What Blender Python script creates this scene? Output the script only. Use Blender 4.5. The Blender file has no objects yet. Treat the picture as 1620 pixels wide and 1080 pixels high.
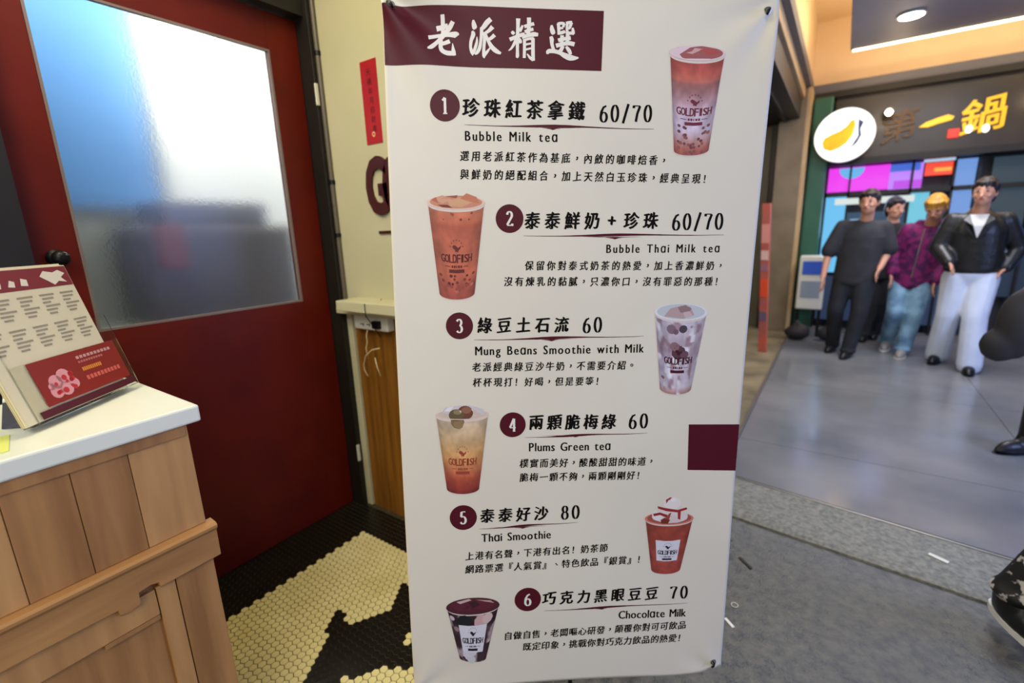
import bpy, bmesh, math, random
import numpy as np
from mathutils import Vector, Matrix, noise
random.seed(7)
S = bpy.context.scene
C = S.collection
PI = math.pi

# ------------------------------------------------------------------ camera
EYE = 1.42
M = [[0.82683608, 0.56141734, -0.03395102],
     [0.10005745, -0.20622484, -0.97337548],
     [-0.55347142, 0.80142491, -0.22668812]]          # rows: right, down, forward
cam = bpy.data.objects.new('camera', bpy.data.cameras.new('camera'))
C.objects.link(cam)
cam.matrix_world = Matrix(((M[0][0], -M[1][0], -M[2][0], 0), (M[0][1], -M[1][1], -M[2][1], 0),
                           (M[0][2], -M[1][2], -M[2][2], EYE), (0, 0, 0, 1)))
cam.data.sensor_width = 36
cam.data.lens = 36 * 750 / 1620
cam.data.clip_start = 0.02
cam.data.dof.use_dof = True
cam.data.dof.focus_distance = 1.17
cam.data.dof.aperture_fstop = 1.9
S.camera = cam

# ------------------------------------------------------------------ world, lights, exposure
S.view_settings.view_transform = 'Standard'
S.view_settings.look = 'None'
S.view_settings.gamma = 1
S.view_settings.use_curve_mapping = False
S.view_settings.exposure = 0.0
W = bpy.data.worlds.new('night')
S.world = W
W.use_nodes = True
W.node_tree.nodes['Background'].inputs[0].default_value = (0.34, 0.38, 0.5, 1)
W.node_tree.nodes['Background'].inputs[1].default_value = 0.10


def area(name, loc, target, size, power, col, size_y=None, spread=PI):
    l = bpy.data.lights.new(name, 'AREA')
    l.energy = power
    l.color = col
    l.size = size
    if size_y:
        l.shape = 'RECTANGLE'
        l.size_y = size_y
    l.spread = spread
    o = bpy.data.objects.new(name, l)
    C.objects.link(o)
    o.location = loc
    o.rotation_euler = (Vector(target) - Vector(loc)).to_track_quat('-Z', 'Y').to_euler()
    return o


WARM = (1.0, 0.80, 0.52)
area('street_fill', (0.9, -1.6, 3.3), (-0.5, 1.1, 0.6), 1.6, 50, (1.0, 0.96, 0.90))  # unseen fill light, high behind the camera on the lane side
area('banner_fill', (-0.9, -0.7, 3.0), (-0.6, 1.0, 0.2), 1.0, 26, (1.0, 0.95, 0.86))  # unseen overhead fill for the front of the banner
area('banner_low_fill', (-0.1, -1.7, 1.3), (-0.55, 1.1, 0.5), 0.9, 13, (1.0, 0.93, 0.82))  # area light added low behind the camera to lift the banner's lower half
area('shop_downlight', (-1.45, 0.75, 2.84), (-1.5, 1.0, 0.0), 0.45, 9, (1.0, 0.82, 0.50))
area('counter_downlight', (-1.75, 0.15, 2.84), (-1.5, 0.2, 0.0), 0.35, 13, (1.0, 0.93, 0.66))
area('corridor_light_near', (0.7, 3.9, 3.08), (0.7, 3.7, 0), 1.0, 50, (0.80, 0.88, 1.0))
area('corridor_light_far', (0.8, 5.6, 3.0), (0.8, 5.4, 0), 0.9, 55, (0.92, 0.92, 1.0))
area('bay_fill', (-1.4, 4.6, 2.55), (-0.9, 6.0, 0.6), 0.5, 16, (1.0, 0.88, 0.68))  # added to brighten the olive wall and concrete of the side bay
area('panel_fill', (1.4, 2.2, 1.9), (1.2, 4.6, 3.1), 1.2, 10, (0.82, 0.80, 1.0))  # area light aimed upward to lighten the hanging grey panel
area('blue_floor_fill', (3.4, 2.6, 1.7), (0.9, 2.6, 0.0), 1.6, 120, (0.38, 0.50, 1.0))  # blue area light added out of view, tints the polished floor


# ------------------------------------------------------------------ materials
def lin(c):
    c = c / 255.0
    return c / 12.92 if c <= 0.04045 else ((c + 0.055) / 1.055) ** 2.4


def rgb(r, g, b):
    return (lin(r), lin(g), lin(b), 1.0)


def mat(name, col, rough=0.5, metal=0.0, col2=None, scale=8.0, stretch=(1, 1, 1), bump=0.0, bscale=None,
        emit=None, estr=0.0, trans=0.0, ior=1.45, detail=4.0, rough2=None, coat=0.0, sharp=None, spec=0.5):
    m = bpy.data.materials.new(name)
    m.use_nodes = True
    nt = m.node_tree
    b = nt.nodes['Principled BSDF']
    b.inputs['Base Color'].default_value = col
    b.inputs['Roughness'].default_value = rough
    b.inputs['Metallic'].default_value = metal
    b.inputs['Transmission Weight'].default_value = trans
    b.inputs['IOR'].default_value = ior
    b.inputs['Coat Weight'].default_value = coat
    b.inputs['Specular IOR Level'].default_value = spec
    if emit:
        b.inputs['Emission Color'].default_value = emit
        b.inputs['Emission Strength'].default_value = estr
    if col2 or bump or rough2 is not None:
        tc = nt.nodes.new('ShaderNodeTexCoord')
        mp = nt.nodes.new('ShaderNodeMapping')
        mp.inputs['Scale'].default_value = stretch
        nt.links.new(tc.outputs['Object'], mp.inputs['Vector'])
        n = nt.nodes.new('ShaderNodeTexNoise')
        n.inputs['Scale'].default_value = scale
        n.inputs['Detail'].default_value = detail
        nt.links.new(mp.outputs[0], n.inputs['Vector'])
        if col2:
            r = nt.nodes.new('ShaderNodeValToRGB')
            lo, hi = sharp or (0.32, 0.68)
            r.color_ramp.elements[0].position = lo
            r.color_ramp.elements[1].position = hi
            r.color_ramp.elements[0].color = col
            r.color_ramp.elements[1].color = col2
            nt.links.new(n.outputs['Fac'], r.inputs['Fac'])
            nt.links.new(r.outputs['Color'], b.inputs['Base Color'])
        if rough2 is not None:
            q = nt.nodes.new('ShaderNodeMapRange')
            q.inputs[1].default_value = 0.35
            q.inputs[2].default_value = 0.65
            q.inputs[3].default_value = rough
            q.inputs[4].default_value = rough2
            nt.links.new(n.outputs['Fac'], q.inputs[0])
            nt.links.new(q.outputs[0], b.inputs['Roughness'])
        if bump:
            n2 = nt.nodes.new('ShaderNodeTexNoise')
            n2.inputs['Scale'].default_value = bscale or scale * 3
            n2.inputs['Detail'].default_value = 5
            nt.links.new(mp.outputs[0], n2.inputs['Vector'])
            bp_ = nt.nodes.new('ShaderNodeBump')
            bp_.inputs['Strength'].default_value = bump
            bp_.inputs['Distance'].default_value = 0.01
            nt.links.new(n2.outputs['Fac'], bp_.inputs['Height'])
            nt.links.new(bp_.outputs[0], b.inputs['Normal'])
    return m


def attr_mat(name, rough=0.42):
    m = bpy.data.materials.new(name)
    m.use_nodes = True
    nt = m.node_tree
    b = nt.nodes['Principled BSDF']
    a = nt.nodes.new('ShaderNodeAttribute')
    a.attribute_name = 'ink'
    nt.links.new(a.outputs['Color'], b.inputs['Base Color'])
    b.inputs['Roughness'].default_value = rough
    return m


K = {}
K['vinyl'] = mat('printed_vinyl', rgb(234, 229, 215), 0.52, col2=rgb(228, 223, 209), scale=3, bump=0.05, bscale=600)
K['maroon_ink'] = mat('maroon_ink', rgb(82, 14, 31), 0.5, spec=.35)
K['black_ink'] = mat('black_ink', rgb(13, 8, 8), 0.6, spec=.15)
K['white_ink'] = mat('white_ink', rgb(240, 236, 228), 0.42)
K['print'] = attr_mat('printed_photo_ink', 0.5)
K['door_paint'] = mat('red_door_paint', rgb(98, 19, 1), 0.5, spec=.3, col2=rgb(84, 14, 1), scale=5, bump=0.04)
K['black_paint'] = mat('black_paint', rgb(20, 17, 14), 0.55, col2=rgb(27, 23, 18), scale=4)
K['cream_wall'] = mat('cream_wall_paint', rgb(196, 190, 156), 0.75, col2=rgb(188, 184, 148), scale=2.5, bump=0.06, bscale=90)
K['shelf'] = mat('pale_shelf_laminate', rgb(206, 202, 166), 0.4, col2=rgb(200, 194, 156), scale=4)
K['wains'] = mat('honey_wood_panel', rgb(150, 100, 34), 0.45, col2=rgb(118, 74, 22), scale=3, stretch=(14, 14, 0.8), bump=0.05)
K['oak'] = mat('light_oak', rgb(198, 150, 92), 0.5, col2=rgb(166, 120, 70), scale=2.2, stretch=(9, 9, 0.9), bump=0.08)
K['oak_dark'] = mat('brown_oak', rgb(174, 126, 74), 0.5, col2=rgb(142, 98, 54), scale=2.6, stretch=(10, 10, 0.8), bump=0.08)
K['oak_rail'] = mat('oak_rail', rgb(188, 138, 82), 0.45, col2=rgb(156, 110, 62), scale=2.6, stretch=(6, 1.2, 8), bump=0.06)
K['worktop'] = mat('white_worktop', rgb(236, 236, 220), 0.28, col2=rgb(228, 230, 212), scale=3)
K['grout'] = mat('dark_grout', rgb(74, 66, 44), 0.9, col2=rgb(52, 46, 30), scale=40)
K['tile_white'] = mat('cream_hex_tile', rgb(232, 220, 158), 0.3, col2=rgb(214, 198, 132), scale=6)
K['tile_black'] = mat('black_hex_tile', rgb(16, 14, 8), 0.3, col2=rgb(26, 22, 12), scale=9)
K['asphalt'] = mat('wet_asphalt', rgb(76, 79, 80), 0.28, col2=rgb(116, 114, 107), scale=34, rough2=0.58, bump=0.5, bscale=120, detail=9)
K['kerb'] = mat('kerb_concrete', rgb(104, 104, 96), 0.62, col2=rgb(146, 143, 128), scale=55, bump=0.5, bscale=150, detail=9)
K['polished'] = mat('polished_grey_slab', rgb(106, 108, 110), 0.14, col2=rgb(128, 127, 126), scale=1.6, rough2=0.27, bump=0.015, bscale=9)
K['old_conc'] = mat('stained_concrete', rgb(150, 134, 102), 0.6, col2=rgb(98, 88, 66), scale=3.2, bump=0.2, bscale=60, detail=8)
K['steel_trim'] = mat('steel_trim', rgb(150, 150, 145), 0.35, 0.8)
K['tan_paint'] = mat('tan_wall_paint', rgb(196, 166, 122), 0.7, col2=rgb(184, 154, 112), scale=2)
K['apricot'] = mat('apricot_paint', rgb(224, 196, 156), 0.7, col2=rgb(218, 188, 146), scale=2)
K['grey_paint'] = mat('grey_moulding_paint', rgb(92, 90, 98), 0.5)
K['panel_grey'] = mat('grey_ceiling_panel', rgb(136, 130, 138), 0.5, col2=rgb(128, 122, 134), scale=1.5)
K['bronze'] = mat('dark_bronze_metal', rgb(48, 44, 42), 0.45, 0.4)
K['olive'] = mat('olive_shutter_paint', rgb(104, 96, 74), 0.5, col2=rgb(90, 82, 62), scale=3)
K['taupe'] = mat('taupe_stone', rgb(132, 116, 92), 0.5, col2=rgb(118, 102, 80), scale=5)
K['green'] = mat('green_column_paint', rgb(52, 104, 80), 0.4, col2=rgb(40, 86, 66), scale=2)
K['signboard'] = mat('dark_signboard', rgb(52, 44, 34), 0.35, col2=rgb(36, 31, 26), scale=2)
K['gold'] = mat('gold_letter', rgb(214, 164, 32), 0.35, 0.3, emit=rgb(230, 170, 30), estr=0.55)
K['old_gold'] = mat('tarnished_gold_letter', rgb(78, 58, 36), 0.5, 0.3)
K['seal'] = mat('red_seal', rgb(214, 60, 44), 0.5, emit=rgb(220, 60, 46), estr=0.5)
K['frost'] = mat('frosted_glass', (0.93, 0.96, 0.97, 1), 0.22, trans=1.0, ior=1.35, bump=0.10, bscale=120)
K['acrylic'] = mat('clear_acrylic', (0.95, 0.97, 0.93, 1), 0.06, trans=1.0, ior=1.2)
K['paper'] = mat('leaflet_paper', rgb(226, 212, 172), 0.6)
K['red_paper'] = mat('red_couplet_paper', rgb(178, 24, 30), 0.5, col2=rgb(160, 20, 32), scale=8)
K['brown_letter'] = mat('dark_brown_letter', rgb(70, 22, 16), 0.4)
K['plastic'] = mat('white_plastic', rgb(214, 212, 196), 0.4)
K['wire'] = mat('pale_wire', rgb(222, 200, 150), 0.4)
K['black_metal'] = mat('black_metal', rgb(26, 26, 28), 0.4, 0.6)
K['skin'] = mat('skin', rgb(206, 150, 122), 0.5)
K['interior'] = mat('interior_wall', rgb(214, 214, 206), 0.7)
K['blue_wall'] = mat('blue_wall', rgb(78, 134, 190), 0.6)
K['machine'] = mat('dark_machine', rgb(84, 80, 80), 0.5, 0.3)
K['panel_dark'] = mat('dark_wall_panel', rgb(44, 42, 44), 0.6)


def emitm(name, col, s):
    return mat(name, (0.02, 0.02, 0.02, 1), 0.5, emit=col, estr=s)


# ------------------------------------------------------------------ helpers
def link(name, me, m, parent=None):
    o = bpy.data.objects.new(name, me)
    C.objects.link(o)
    if m is not None:
        for x in (m if isinstance(m, (list, tuple)) else [m]):
            me.materials.append(x)
    if parent is not None:
        o.parent = parent
        o.matrix_parent_inverse = Matrix.Translation(-root_of(parent).location) if parent.parent is None \
            else Matrix.Identity(4)
    return o


def root_of(o):
    while o.parent:
        o = o.parent
    return o


class MB:
    """collects vertices and faces in world coordinates and links them as ONE mesh object"""

    def __init__(s):
        s.v, s.f, s.mi, s.c = [], [], [], []

    def add(s, v, f, mi=0, c=None):
        n = len(s.v)
        s.v += [tuple(p) for p in v]
        s.f += [tuple(n + i for i in q) for q in f]
        s.mi += [mi] * len(f)
        if c is not None:
            s.c += [c] * len(v) if not isinstance(c, list) else c
        return s

    def box(s, x0, x1, y0, y1, z0, z1, mi=0, bev=0.0):
        b = bev
        if b <= 0:
            v = [(x0, y0, z0), (x1, y0, z0), (x1, y1, z0), (x0, y1, z0), (x0, y0, z1), (x1, y0, z1), (x1, y1, z1), (x0, y1, z1)]
            return s.add(v, [(0, 3, 2, 1), (4, 5, 6, 7), (0, 1, 5, 4), (1, 2, 6, 5), (2, 3, 7, 6), (3, 0, 4, 7)], mi)
        bm = bmesh.new()
        bmesh.ops.create_cube(bm, size=1)
        for w in bm.verts:
            w.co = Vector(((x0 + x1) / 2 + w.co.x * (x1 - x0), (y0 + y1) / 2 + w.co.y * (y1 - y0), (z0 + z1) / 2 + w.co.z * (z1 - z0)))
        bmesh.ops.bevel(bm, geom=list(bm.edges), offset=b, segments=2, affect='EDGES', profile=0.5)
        bm.verts.ensure_lookup_table()
        s.add([w.co[:] for w in bm.verts], [[w.index for w in q.verts] for q in bm.faces], mi)
        bm.free()
        return s

    def obox(s, o, ax, ay, az, bev=0.0, mi=0):
        """box from corner o along three edge vectors"""
        o, ax, ay, az = Vector(o), Vector(ax), Vector(ay), Vector(az)
        t = MB().box(0, ax.length, 0, ay.length, 0, az.length, bev=bev)
        a, b, c = ax.normalized(), ay.normalized(), az.normalized()
        return s.add([o + a * p[0] + b * p[1] + c * p[2] for p in t.v], t.f, mi)

    def prism(s, pts, vec, mi=0):
        """closed outline pts (3D list) extruded by vec"""
        n = len(pts)
        vec = Vector(vec)
        v = [Vector(p) for p in pts] + [Vector(p) + vec for p in pts]
        f = [tuple(reversed(range(n))), tuple(range(n, 2 * n))] + [(i, (i + 1) % n, n + (i + 1) % n, n + i) for i in range(n)]
        return s.add(v, f, mi)

    def tube(s, pts, r, n=8, mi=0, cap=True):
        pts = [Vector(p) for p in pts]
        rs = r if isinstance(r, (list, tuple)) else [r] * len(pts)
        up = None
        rings = []
        for i, p in enumerate(pts):
            d = (pts[min(i + 1, len(pts) - 1)] - pts[max(i - 1, 0)]).normalized()
            if up is None:
                up = d.orthogonal().normalized()
            up = (up - d * up.dot(d)).normalized()
            sd = d.cross(up)
            rings.append([p + (up * math.cos(2 * PI * k / n) + sd * math.sin(2 * PI * k / n)) * rs[i] for k in range(n)])
        v = [q for g in rings for q in g]
        f = [(i * n + k, i * n + (k + 1) % n, (i + 1) * n + (k + 1) % n, (i + 1) * n + k) for i in range(len(pts) - 1) for k in range(n)]
        if cap:
            f += [tuple(reversed(range(n))), tuple((len(pts) - 1) * n + k for k in range(n))]
        return s.add(v, f, mi)

    def ell(s, c, r, ax=None, nu=14, nv=10, mi=0):
        ax = ax or (Vector((1, 0, 0)), Vector((0, 1, 0)), Vector((0, 0, 1)))
        c = Vector(c)
        v = [c + ax[2] * r[2]]
        for j in range(1, nv):
            t = PI * j / nv
            for i in range(nu):
                a = 2 * PI * i / nu
                v.append(c + ax[0] * (r[0] * math.sin(t) * math.cos(a)) + ax[1] * (r[1] * math.sin(t) * math.sin(a)) + ax[2] * (r[2] * math.cos(t)))
        v.append(c - ax[2] * r[2])
        f = [(0, 1 + i, 1 + (i + 1) % nu) for i in range(nu)]
        for j in range(nv - 2):
            for i in range(nu):
                a = 1 + j * nu + i
                b = 1 + j * nu + (i + 1) % nu
                f.append((a, a + nu, b + nu, b))
        e = len(v) - 1
        f += [(e, e - nu + (i + 1) % nu, e - nu + i) for i in range(nu)]
        return s.add(v, f, mi)

    def cap(s, p0, p1, r0, r1, n=12):
        """tapered capsule, closed"""
        p0, p1 = Vector(p0), Vector(p1)
        d = (p1 - p0)
        L = d.length
        d = d.normalized() if L > 1e-6 else Vector((0, 0, 1))
        ps, rs = [], []
        for k in (80, 55, 30):
            a = math.radians(k)
            ps.append(p0 - d * r0 * math.sin(a)); rs.append(r0 * math.cos(a))
        for t in (0, 0.5, 1):
            ps.append(p0 + d * L * t); rs.append(r0 + (r1 - r0) * t)
        for k in (30, 55, 80):
            a = math.radians(k)
            ps.append(p1 + d * r1 * math.sin(a)); rs.append(r1 * math.cos(a))
        up = d.orthogonal().normalized()
        sd = d.cross(up)
        v = [p + (up * math.cos(2 * PI * k / n) + sd * math.sin(2 * PI * k / n)) * r for p, r in zip(ps, rs) for k in range(n)]
        m_ = len(ps)
        f = [(i * n + k, i * n + (k + 1) % n, (i + 1) * n + (k + 1) % n, (i + 1) * n + k) for i in range(m_ - 1) for k in range(n)]
        f += [tuple(reversed(range(n))), tuple((m_ - 1) * n + k for k in range(n))]
        return s.add(v, f)

    def mesh(s, name):
        me = bpy.data.meshes.new(name)
        me.from_pydata([tuple(p) for p in s.v], [], s.f)
        if any(s.mi):
            me.polygons.foreach_set('material_index', s.mi)
        if s.c:
            a = me.color_attributes.new('ink', 'FLOAT_COLOR', 'POINT')
            a.data.foreach_set('color', [x for c in s.c for x in c])
        me.update()
        return me

    def build(s, name, m, parent=None, smooth=False):
        me = s.mesh(name)
        bm = bmesh.new(); bm.from_mesh(me)
        if not s.c and not getattr(s, 'raw', False):
            bmesh.ops.recalc_face_normals(bm, faces=bm.faces)
        bm.to_mesh(me); bm.free()
        if smooth:
            me.polygons.foreach_set('use_smooth', [True] * len(me.polygons))
        return link(name, me, m, parent)


def tag(o, label=None, cat=None, group=None, kind=None):
    if label: o['label'] = label
    if cat: o['category'] = cat
    if group: o['group'] = group
    if kind: o['kind'] = kind
    return o


def thing(name, loc, label, cat, group=None):
    o = bpy.data.objects.new(name, None)
    C.objects.link(o)
    o.empty_display_size = 0.05
    o.location = loc
    return tag(o, label, cat, group)


def struct(name, mb, m, parent=None, label=None):
    o = mb.build(name, m, parent)
    if parent is None:
        o['kind'] = 'structure'
    if label: o['label'] = label
    return o


# ---- glyph outlines from Blender's own built-in font (no file is loaded)
_G = {}


def glyphs(chars, res=3, offset=0.0):
    need = [c for c in dict.fromkeys(chars) if (c, offset) not in _G and c.strip()]
    tmp = []
    for c in need:
        cu = bpy.data.curves.new('g', 'FONT')
        cu.body = c
        cu.resolution_u = res
        cu.offset = offset
        o = bpy.data.objects.new('g', cu)
        C.objects.link(o)
        tmp.append((c, o, cu))
    if tmp:
        dg = bpy.context.evaluated_depsgraph_get()
        for c, o, cu in tmp:
            me = bpy.data.meshes.new_from_object(o.evaluated_get(dg))
            v = np.array([w.co[:2] for w in me.vertices]) if len(me.vertices) else np.zeros((0, 2))
            _G[(c, offset)] = (v, [tuple(p.vertices) for p in me.polygons])
            bpy.data.meshes.remove(me)
        for c, o, cu in tmp:
            bpy.data.objects.remove(o)
            bpy.data.curves.remove(cu)


def glyph(c, offset=0.0):
    glyphs(c, offset=offset)
    return _G[(c, offset)]


def remesh(mb, voxel, smooth=3):
    """one continuous skin around all the volumes collected in mb"""
    me = mb.mesh('tmp')
    o = bpy.data.objects.new('tmp', me)
    C.objects.link(o)
    md = o.modifiers.new('r', 'REMESH')
    md.mode = 'VOXEL'
    md.voxel_size = voxel
    md2 = o.modifiers.new('s', 'SMOOTH')
    md2.iterations = smooth
    md2.factor = 0.5
    dg = bpy.context.evaluated_depsgraph_get()
    out = bpy.data.meshes.new_from_object(o.evaluated_get(dg))
    bpy.data.objects.remove(o)
    bpy.data.meshes.remove(me)
    out.polygons.foreach_set('use_smooth', [True] * len(out.polygons))
    return out


# ================================================================== THE SETTING
# hexagon mosaic floor of the shop entry
DX, DY = 0.0275, 0.0238
entry = MB().box(-2.6, -0.98, -0.9, 1.60, -0.06, -0.0015)
floor_hex = struct('floor', entry, K['grout'], label='hexagon mosaic floor with cream field and black border')


def hexmesh(r, h, bev=0.0012):
    v, f = [], []
    for (rr, z) in ((r, -0.002), (r, h - bev), (r - bev, h)):
        for k in range(6):
            a = PI / 6 + k * PI / 3
            v.append((rr * math.cos(a), rr * math.sin(a), z))
    for j in range(2):
        for k in range(6):
            f.append((j * 6 + k, j * 6 + (k + 1) % 6, (j + 1) * 6 + (k + 1) % 6, (j + 1) * 6 + k))
    f.append(tuple(12 + k for k in range(6)))
    return v, f


def inside(p, poly):
    c = False
    n = len(poly)
    for i in range(n):
        a, b = poly[i], poly[i - 1]
        if (a[1] > p[1]) != (b[1] > p[1]) and p[0] < (b[0] - a[0]) * (p[1] - a[1]) / (b[1] - a[1]) + a[0]:
            c = not c
    return c


BLACK = [(-1.395, 1.13), (-1.35, 1.05), (-1.315, 1.0), (-1.345, 0.93), (-1.375, 0.875), (-1.475, 0.885), (-1.455, 0.83), (-1.36, 0.72),
         (-1.30, 0.63), (-1.26, 0.56), (-1.2, 0.62), (-1.225, 0.70), (-1.135, 0.815), (-1.05, 0.86), (-0.98, 0.9), (-0.98, 1.17)]
WHITES = [(-1.166, 0.948), (-1.153, 0.925), (-1.139, 0.948)]


def is_black(x, y):
    if y > 1.262 or x < -1.812:
        return True
    for w in WHITES:
        if math.hypot(x - w[0], y - w[1]) < 0.0137:
            return False
    return inside((x, y), BLACK)


hv, hf = hexmesh(0.01455, 0.0022)
HW = bpy.data.meshes.new('hex_tile'); HW.from_pydata(hv, [], hf); HW.materials.append(K['tile_white'])
HB = bpy.data.meshes.new('hex_tile_black'); HB.from_pydata(hv, [], hf); HB.materials.append(K['tile_black'])
cells = []
for j in range(-40, 65):
    for i in range(-60, 45):
        x = -1.50 + i * DX + (DX / 2 if j % 2 else 0)
        y = 0.642 + j * DY
        if -2.55 < x < -1.0 and -0.2 < y < 1.445:
            cells.append((x, y))


def scr(x, y, z=0):
    d = (x, y, z - EYE)
    a, b, c = (sum(M[k][i] * d[i] for i in range(3)) for k in range(3))
    return (750 * a / c + 810, 750 * b / c + 540) if c > 0.1 else (-99, -99)


near = []
for (x, y) in cells:
    u, v = scr(x, y)
    if v < 1085 and u > 372 and u < 600 + (v - 0) * 0.0515 + 4:
        near.append((math.hypot(x, y), x, y))
near.sort()
single = set((x, y) for _, x, y in near[:300])
for (x, y) in single:
    o = bpy.data.objects.new('hex_tile', HB if is_black(x, y) else HW)
    C.objects.link(o)
    o.parent = floor_hex
    o.location = (x, y, 0)
    o.rotation_euler = (random.uniform(-.006, .006), random.uniform(-.006, .006), 0)
rest = {True: MB(), False: MB()}
for (x, y) in cells:
    if (x, y) not in single:
        rest[is_black(x, y)].add([(a + x, b + y, c) for a, b, c in hv], hf)
for k, mb in rest.items():
    mb.raw = True
    o = mb.build('hex_tiles', K['tile_black' if k else 'tile_white'], floor_hex)
    o['kind'] = 'stuff'

# street asphalt, kerb, polished corridor, stained shop-front floor
struct('floor', MB().box(-0.98, 6.0, -3.0, 2.5, -0.12, -0.012), K['asphalt'], label='worn wet grey asphalt of the lane')
kb = MB()
kA, kB = Vector((-1.2, 2.44, 0)), Vector((4.4, 1.80, 0))
kC, kD = Vector((4.4, 2.06, 0)), Vector((-1.2, 2.83, 0))
kb.add([kA + Vector((0, 0, -.1)), kB + Vector((0, 0, -.1)), kC + Vector((0, 0, -.1)), kD + Vector((0, 0, -.1)),
        kA + Vector((0, -.0, -.002)), kB + Vector((0, -.0, -.002)), kC + Vector((0, 0, .012)), kD + Vector((0, 0, .012)),
        kA + Vector((0, .02, .006)), kB + Vector((0, .02, .006))],
       [(3, 2, 1, 0), (0, 1, 5, 4), (4, 5, 9, 8), (8, 9, 6, 7), (1, 2, 6, 9, 5), (2, 3, 7, 6), (3, 0, 4, 8, 7)])
struct('trim_1', kb, K['kerb'], label='rough concrete kerb strip between lane and polished floor')
kt = MB().prism([kD + Vector((0, 0, .006)), kC + Vector((0, 0, .006)), kC + Vector((0, .012, .006)), kD + Vector((0, .012, .006))], (0, 0, .009))
struct('trim_2', kt, K['steel_trim'], label='thin metal edge strip along the kerb')
base = MB().prism([(-0.44, 2.74, -.1), (6, 1.86, -.1), (6, 9.2, -.1), (-0.44, 9.2, -.1)], (0, 0, .104))
corr = struct('floor', base, mat('slab_joint', rgb(92, 92, 94), 0.5), label='polished grey slab floor of the arcade')
xs = [-0.44, 1.05, 2.55, 4.05, 6.0]
for i in range(4):
    for j in range(5):
        x0, x1 = xs[i] + .002, xs[i + 1] - .002
        lo = lambda x: 2.755 - (x + 0.44) * 0.1366
        ya, yb = 3.3 + (j - 1) * 1.45, 3.3 + j * 1.45 - .004
        p = [(x0, max(ya, lo(x0)), 0.002), (x1, max(ya, lo(x1)), 0.002), (x1, yb, 0.002), (x0, yb, 0.002)]
        MB().prism(p, (0, 0, 0.0075 + random.uniform(-.0002, .0002))).build('floor_slab', K['polished'], corr)
struct('floor', MB().box(-4.0, -0.46, 2.5, 7.6, -0.1, 0.012), K['old_conc'], label='stained beige concrete floor in front of the shutters')
struct('trim_3', MB().box(-0.46, -0.44, 2.72, 7.4, -0.05, 0.022), K['steel_trim'], label='dark metal strip edging the stained concrete')
struct('floor', MB().box(-4.0, -0.98, 1.60, 2.5, -0.1, -0.004), K['old_conc'], label='concrete floor behind the shop wall')

# entry wall (with shelf), its wood wainscot and side trim
wl = MB()
wl.box(-2.0, -1.02, 1.46, 1.60, 1.06, 2.95)
struct('wall_back', wl, K['cream_wall'], label='cream painted wall of the entry')
wains = MB()
wains.box(-1.955, -1.02, 1.472, 1.60, 0.0, 1.06)
wo = struct('wall_back', wains, K['wains'], label='honey wood wainscot under the shelf')
for i in range(7):
    x = -1.95 + i * 0.133
    MB().box(x, x + .129, 1.462, 1.475, 0.0, 1.06, bev=.002).build('wood_plank', K['wains'], wo)
struct('trim_4', MB().box(-2.0, -1.958, 1.452, 1.60, 0.0, 1.06, bev=.003), K['shelf'], label='cream corner strip beside the wainscot')
struct('trim_5', MB().tube([(-1.988, 1.452, 1.1), (-1.988, 1.452, 2.95)], 0.011, 10), mat('conduit_grey', rgb(92, 84, 70), 0.4), label='thin grey conduit up the wall corner')
for z in (1.42, 1.66, 2.2):
    tag(MB().tube([(-1.988, 1.452, z), (-1.988, 1.452, z + .018)], 0.0145, 10).build('conduit_clip', K['black_metal']),
        {1.42: 'black clip low on the grey conduit in the entry corner', 1.66: 'black clip midway up the grey conduit in the entry corner', 2.2: 'black clip high on the grey conduit in the entry corner'}[z], 'clip', 'clips on the corner conduit')
# shelf
sh = MB().box(-1.905, -1.02, 1.335, 1.462, 1.088, 1.135, bev=.004)
tag(sh.build('wall_shelf', K['shelf']), 'pale cream wall shelf beside the red door', 'shelf')
sh = MB().box(-2.0, -1.02, 1.40, 1.462, 1.06, 1.0885, bev=.003)
struct('trim_6', sh, K['shelf'], label='cream batten under the wall shelf')

# black door surround and the wall it stands in
js = MB()
js.box(-2.16, -1.995, 1.425, 1.462, -0.0, 2.95, bev=.003)
js.box(-2.16, -2.02, 0.30, 1.425, 2.352, 2.95)
struct('trim_7', js, K['black_paint'], label='black painted door frame')
struct('wall_left', MB().box(-2.16, -2.03, -1.2, 0.392, 0.0, 2.95), K['black_paint'], label='black wall left of the red door')
struct('ceiling', MB().box(-4.3, -0.7, -0.5, 1.60, 2.95, 3.05), K['cream_wall'], label='ceiling above the shop entry')

# red door: frame members and frosted pane
d = thing('door_1', (-2.10, 0.9, 0), 'red painted door with large frosted glass pane', 'door')
d['kind'] = 'structure'
del d['category']
DXa, DXb = -2.12, -2.08
MB().box(DXa, DXb, 0.395, 0.515, 0.004, 2.348, bev=.002).build('door_stile', K['door_paint'], d)
MB().box(DXa, DXb, 1.283, 1.422, 0.004, 2.348, bev=.002).build('door_stile', K['door_paint'], d)
MB().box(DXa, DXb, 0.515, 1.283, 2.20, 2.348, bev=.002).build('door_rail', K['door_paint'], d)
MB().box(DXa, DXb, 0.515, 1.283, 0.004, 1.130, bev=.002).build('door_panel', K['door_paint'], d)
MB().box(-2.103, -2.097, 0.513, 1.285, 1.128, 2.202).build('glass_pane', K['frost'], d)
gb = MB()
for a in ((0.515, 0.523, 1.13, 2.20), (1.275, 1.283, 1.13, 2.20), (0.523, 1.275, 1.13, 1.138), (0.523, 1.275, 2.192, 2.20)):
    gb.box(-2.094, -2.079, *a)
gb.build('glazing_bead', mat('bead_grey', rgb(120, 104, 96), .5), d)
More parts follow.
